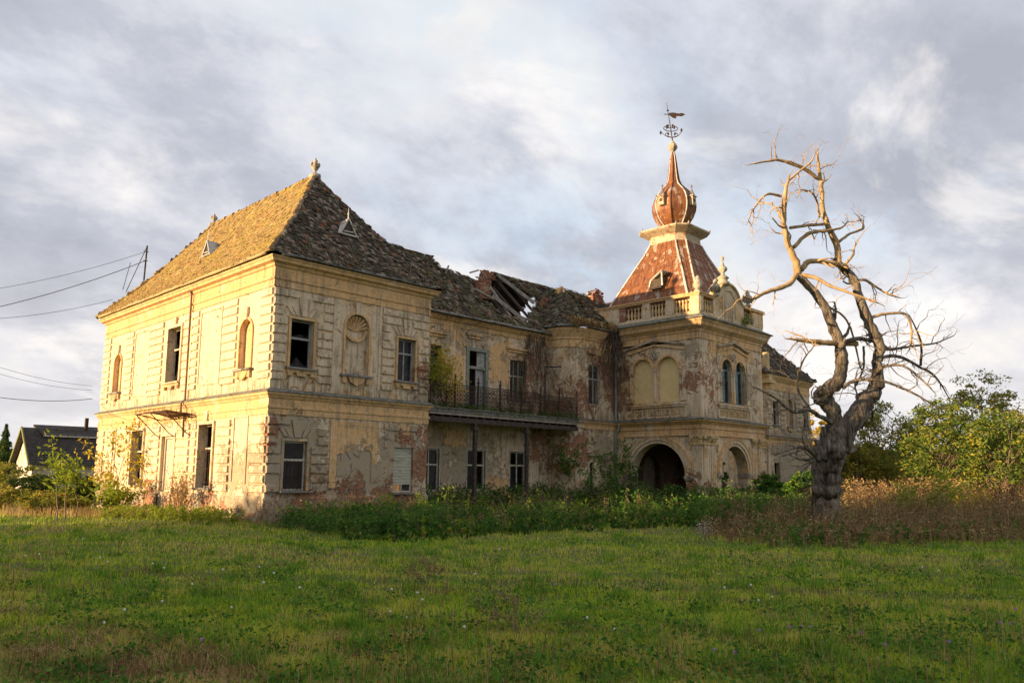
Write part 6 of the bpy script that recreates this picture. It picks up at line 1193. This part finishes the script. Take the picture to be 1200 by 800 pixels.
# creeper and sapling on the end wall
vm = thing('wall_vine', 'yellow leaved vine climbing the end wall right of the door', 'vine', (0, 0, 0)); q = MB(); tips = []
for k in range(12): grow(q, (-.12, rng.uniform(6.9, 9.0), GZ), (-.06, rng.normal(0, .25), 1), random.uniform(1.0, 2.0), .025, 1, .2, 3, .5, .1, 4, tips=tips)
q.build('stem', 'twig', vm); c = np.array(tips); c[:, 0] = np.minimum(c[:, 0], 0)*.2-.14; c = np.repeat(c, 5, 0)+rng.normal(0, .09, (len(c)*5, 3))*np.array([.5, 1, 1]); c = c[c[:, 0] < -.05]; c = c[c[:, 2] < .6+1.6*rng.random(len(c))**1.6]; emit('foliage', leaf_geo(c, .06, .7), 'straw', vm)['kind'] = 'stuff'
for (y, h, lb) in ((13.6, 4.3, 'tall yellow sapling with feathery leaves in front of the end wall window'), (12.9, 3.2, 'shorter yellow sapling leaning beside the end wall door')):
    shrub('wall_sapling', lb, 'sapling', (-1.1, y, GZ), h, 'yellowleaf', 2, 2, .12, 4, .4, spread=.2, r=.03, jit=.16, group='saplings at the end wall')
shrub('low_shrub', 'bright yellow green shrub at the door step', 'shrub', (-1.6, 11.6, GZ), 1.3, 'limeleaf', 6, 2, .09, 6, .45, spread=.8, jit=.15)
# shrubs rooted on the balcony and roofs
shrub('balcony_shrub', 'yellow leaved shrub leaning over the left end of the balcony rail', 'shrub', (10.6, .9, 5.0), 3.1, 'yellowleaf', 5, 2, .10, 4, .45, spread=.35, r=.03, jit=.14)
shrub('balcony_shrub', 'small green and yellow shrub at the balcony corner by the near wing', 'shrub', (9.4, .9, 5.0), 2.6, 'limeleaf', 4, 2, .08, 4, .45, spread=.2, r=.03, jit=.14)
for x, y, h, lb in ((18.6, 1.2, 4.4, 'bare grey shrub reaching from the balcony to the eaves'), (20.2, .2, 4.2, 'bare twiggy shrub in front of the rounded bay'), (16.2, 1.4, 2.8, 'low bare shrub behind the middle of the railing'), (21.6, -.2, 3.4, 'bare brush at the right end of the balcony')):
    shrub('bare_shrub', lb, 'shrub', (x, y, 5.0), h, 'dryweed', 5, 3, .03, 1, .4, spread=.35, r=.022, jit=.1, group='bare shrubs on the balcony', kids=3)
p = np.c_[rng.uniform(9, 20.8, 260), rng.uniform(.25, .6, 260), np.full(260, 5.02)]; thicket('balcony_weeds', p, rng.uniform(.08, .4, 260), .045, 14, 'weed', 'small weeds and moss along the balcony edge', 'weeds', .45, ground=False)
hv = thing('hanging_creeper', 'tangle of dead creeper hanging from the eaves beside the tower', 'creeper', (24.2, .1, 10.9)); q = MB()
for k in range(26): grow(q, (rng.uniform(-.5, .5), rng.uniform(-.25, .15), rng.uniform(-.2, .4)), (rng.normal(0, .35), rng.normal(-.1, .2), -1), random.uniform(1.2, 3.6), .03, 2, .3, 3, .5, -.15, 4)
q.build('stem', 'dark', hv)
hv = thing('hanging_creeper', 'dead creeper trailing down the recessed wall right of its window', 'creeper', (19.2, 2.2, 10.3)); q = MB()
for k in range(22): grow(q, (rng.uniform(-1.3, .8), 0, rng.uniform(-.4, .3)), (rng.normal(0, .3), -.03, -1), random.uniform(1.2, 4.2), .025, 2, .25, 2, .5, -.15, 4)
q.v = [(x, min(y, .1), z) for x, y, z in q.v]; q.build('stem', 'dark', hv)
# moss, grass and drooping straw on the eaves
p = []
for k in range(420): x = rng.uniform(.2, 8.8) if k % 2 else rng.uniform(9, 20.3); f = rng.random()**2*.9; p.append((x, (-.45 if x < 8.9 else 2.0)+f*.79, (10.98 if x < 8.9 else 10.5)+f+.03))
p = np.array(p); V, F = blades(p, rng.uniform(.08, .24, len(p)), np.full(len(p), .018), rng.uniform(.2, 1, len(p))); g = bulk('eaves_grass', V, F, 'straw'); tag(g, 'dry grass tufts growing along the eaves of the shaded roofs', 'grass', kind='stuff')
p = np.c_[np.full(400, -.45), rng.uniform(9, 20, 400), np.full(400, 11.0)]; p[:, 0] += rng.random(400)**2*.5; p[:, 2] += (p[:, 0]+.45)*1.3; V, F = blades(p, rng.uniform(.08, .3, 400), np.full(400, .02), rng.uniform(.2, 1.2, 400)); g = bulk('eaves_grass', V, F, 'straw'); tag(g, 'golden grass growing along the sunlit eaves of the end wall roof', 'grass', kind='stuff')
p = np.c_[rng.uniform(20.2, 24.6, 900), rng.uniform(.1, .35, 900), np.full(900, 10.95)]; p[:, 2] += p[:, 1]*.9; V, F = blades(p, rng.uniform(.12, .4, 900), np.full(900, .016), rng.uniform(.5, 1.8, 900)); V[:, 2] -= np.where(np.arange(len(V)) % 6 > 3, .5, 0)*rng.random(len(V)); g = bulk('eaves_thatch', V, F, 'dryweed'); tag(g, 'matted dead grass hanging over the eaves of the rounded bay', 'grass', kind='stuff')
shrub('tower_weed', 'small plant rooted on the tower ledge before the gable', 'plant', (30.3, -6.2, 11.4), .6, 'weed', 5, 1, .05, 6, .4, r=.01)
shrub('wall_plant', 'green leafy sapling at the ruined corner below the balcony end', 'sapling', (21.0, -.4, GZ), 3.4, 'weed', 5, 2, .1, 6, .45, r=.03, spread=.5)
shrub('arch_plant', 'leafy shoots reaching into the left tower arch', 'sapling', (24.2, -1.4, GZ), 3.2, 'weed', 4, 2, .1, 5, .45, r=.03, spread=.5)
tree('round_bush', 'pale dry bush against the wall under the window with the blind', 'bush', (7.2, -1.2, GZ), 1.3, .5, 'dryweed', 14, 80, .05, trunk=.03, low=.05)
# ------------------------------------------------------------------ wires
for i, (a, b, r_, lb) in enumerate((((-40, 344, 44), (172, 305, None), .013, 'uppermost thin overhead wire running to the roof mast'), ((-40, 368, 44), (172, 313, None), .022, 'thick sagging cable below the uppermost wire'), ((-40, 375, 44), (132, 351, 50), .013, 'wire meeting the far eaves of the end wall roof'), ((-40, 459, 40), (108, 467, 47.5), .018, 'thick cable reaching the far corner of the upper floor'), ((-40, 416, 40), (108, 452, 47.5), .010, 'faint wire above the thick low cable'), ((-40, 425, 40), (108, 457, 47.5), .010, 'second faint wire just above the thick low cable'))):
    A = Vector(at(*a)); B = mt+Vector((0, 0, 1.9-.6*i)) if b[2] is None else Vector(at(*b)); P = [A.lerp(B, f)-Vector((0, 0, .28*4*f*(1-f))) for f in np.linspace(0, 1, 14)]; q = MB(); q.tube(P, r_, 5); tag(q.build('overhead_wire', 'dark'), lb, 'wire', 'overhead wires')
p = region([(0, 745), (120, 735), (290, 770), (330, 800), (0, 800)], 3600); V, F = blades(p, rng.uniform(.05, .2, len(p)), np.full(len(p), .013), rng.uniform(.6, 2.2, len(p))); g = bulk('cut_hay', V, F, 'dryweed'); tag(g, 'withered brown hay lying at the lower left', 'grass', kind='stuff')
# ------------------------------------------------------------------ flowers in the lawn
q = MB(); q.lathe([(.002, -.02), (.016, -.012), (.02, 0), (.016, .012), (.002, .02)], (0, 0, 0), 8); clock_me = mesh_of('seed_head', q.v, q.f, simple('white dandelion fluff', (.62, .60, .56), (.72, .70, .66)), True)
q = MB(); q.tube([(0, 0, -.22), (.006, 0, -.1), (0, 0, -.015)], .0022, 4); stem_me = mesh_of('stalk', q.v, q.f, 'dryweed')
def flower(name, px, py, cat, label, group, me, hh, s=1.0):
    g_ = on(px, py, 2, GZ+hh); z = float(gz(g_[0], g_[1])); t_ = thing(name, label, cat, (g_[0], g_[1], GZ+hh), group); D = (g_-CP) @ _fw
    a = link(me.name, me, t_); a.scale = (s,)*3; b_ = link('stalk', stem_me, t_); b_.scale = (1, 1, (hh+.04)/.2)
for (x, y) in ((437, 714), (366, 729), (571, 704), (812, 711), (928, 682), (576, 665), (536, 660), (912, 664), (1055, 688), (97, 631), (352, 653), (378, 658), (292, 630), (139, 649), (90, 651), (783, 667), (675, 684), (990, 637), (962, 671)):
    x, y = (x/3 if x > 0 else x), y   # positions read off a threefold enlargement
    pass
HEADS = [(146, 714), (122, 729), (190, 704), (271, 711), (309, 682), (192, 665), (179, 660), (304, 664), (351, 688), (97, 631), (117, 653), (126, 658), (46, 649), (30, 651), (261, 667), (225, 684), (330, 637), (321, 671), (459, 690), (457, 716), (495, 702), (477, 723), (489, 694), (544, 734), (688, 723), (720, 737), (557, 672), (585, 643), (849, 688), (880, 685), (905, 699), (889, 703), (1100, 668), (1081, 664)]
for x, y in HEADS: flower('dandelion_clock', x, y, 'dandelion', 'white dandelion clock on a thin stalk in the lawn', 'dandelion clocks in the lawn', clock_me, .2, .85+.25*random.random() if y > 690 else 1.1)
q = MB()
for k in range(8): a = R(45*k); q.add([(0, 0, 0), (.009*math.cos(a-.3), .009*math.sin(a-.3), .006), (.017*math.cos(a), .017*math.sin(a), .008), (.009*math.cos(a+.3), .009*math.sin(a+.3), .006)], [(0, 1, 2, 3)])
q.lathe([(.004, -.01), (.007, 0), (.003, .004)], (0, 0, 0), 6); purp = mesh_of('blossom', q.v, q.f, simple('purple petals', (.50, .12, .62), (.62, .24, .72)))
for x, y in ((605, 667), (612, 669), (675, 673), (650, 684), (837, 761), (862, 764), (926, 734), (940, 734), (951, 734), (890, 738), (1008, 741), (1172, 729), (1186, 730), (1037, 755), (236, 749), (1190, 713), (1112, 752), (963, 753)): flower('purple_flower', x, y, 'flower', 'small purple scabious flower in the lawn', 'purple flowers in the lawn', purp, .2, 1.9)
for x, y, lb in ((500, 690, 'dark dry dock plant standing alone left of centre'), (608, 748, 'dry brown dock plant in the lower middle of the lawn'), (1100, 662, 'dark green weed clump in the lawn at the right')):
    if x < 1000: shrub('dry_dock', lb, 'plant', tuple(on(x, y, 2, GZ)), .55 if x < 1000 else .35, 'dryweed' if x < 1000 else 'weed', 6, 2, .016 if x < 1000 else .05, 4, .5, r=.006, spread=.6, jit=.03)
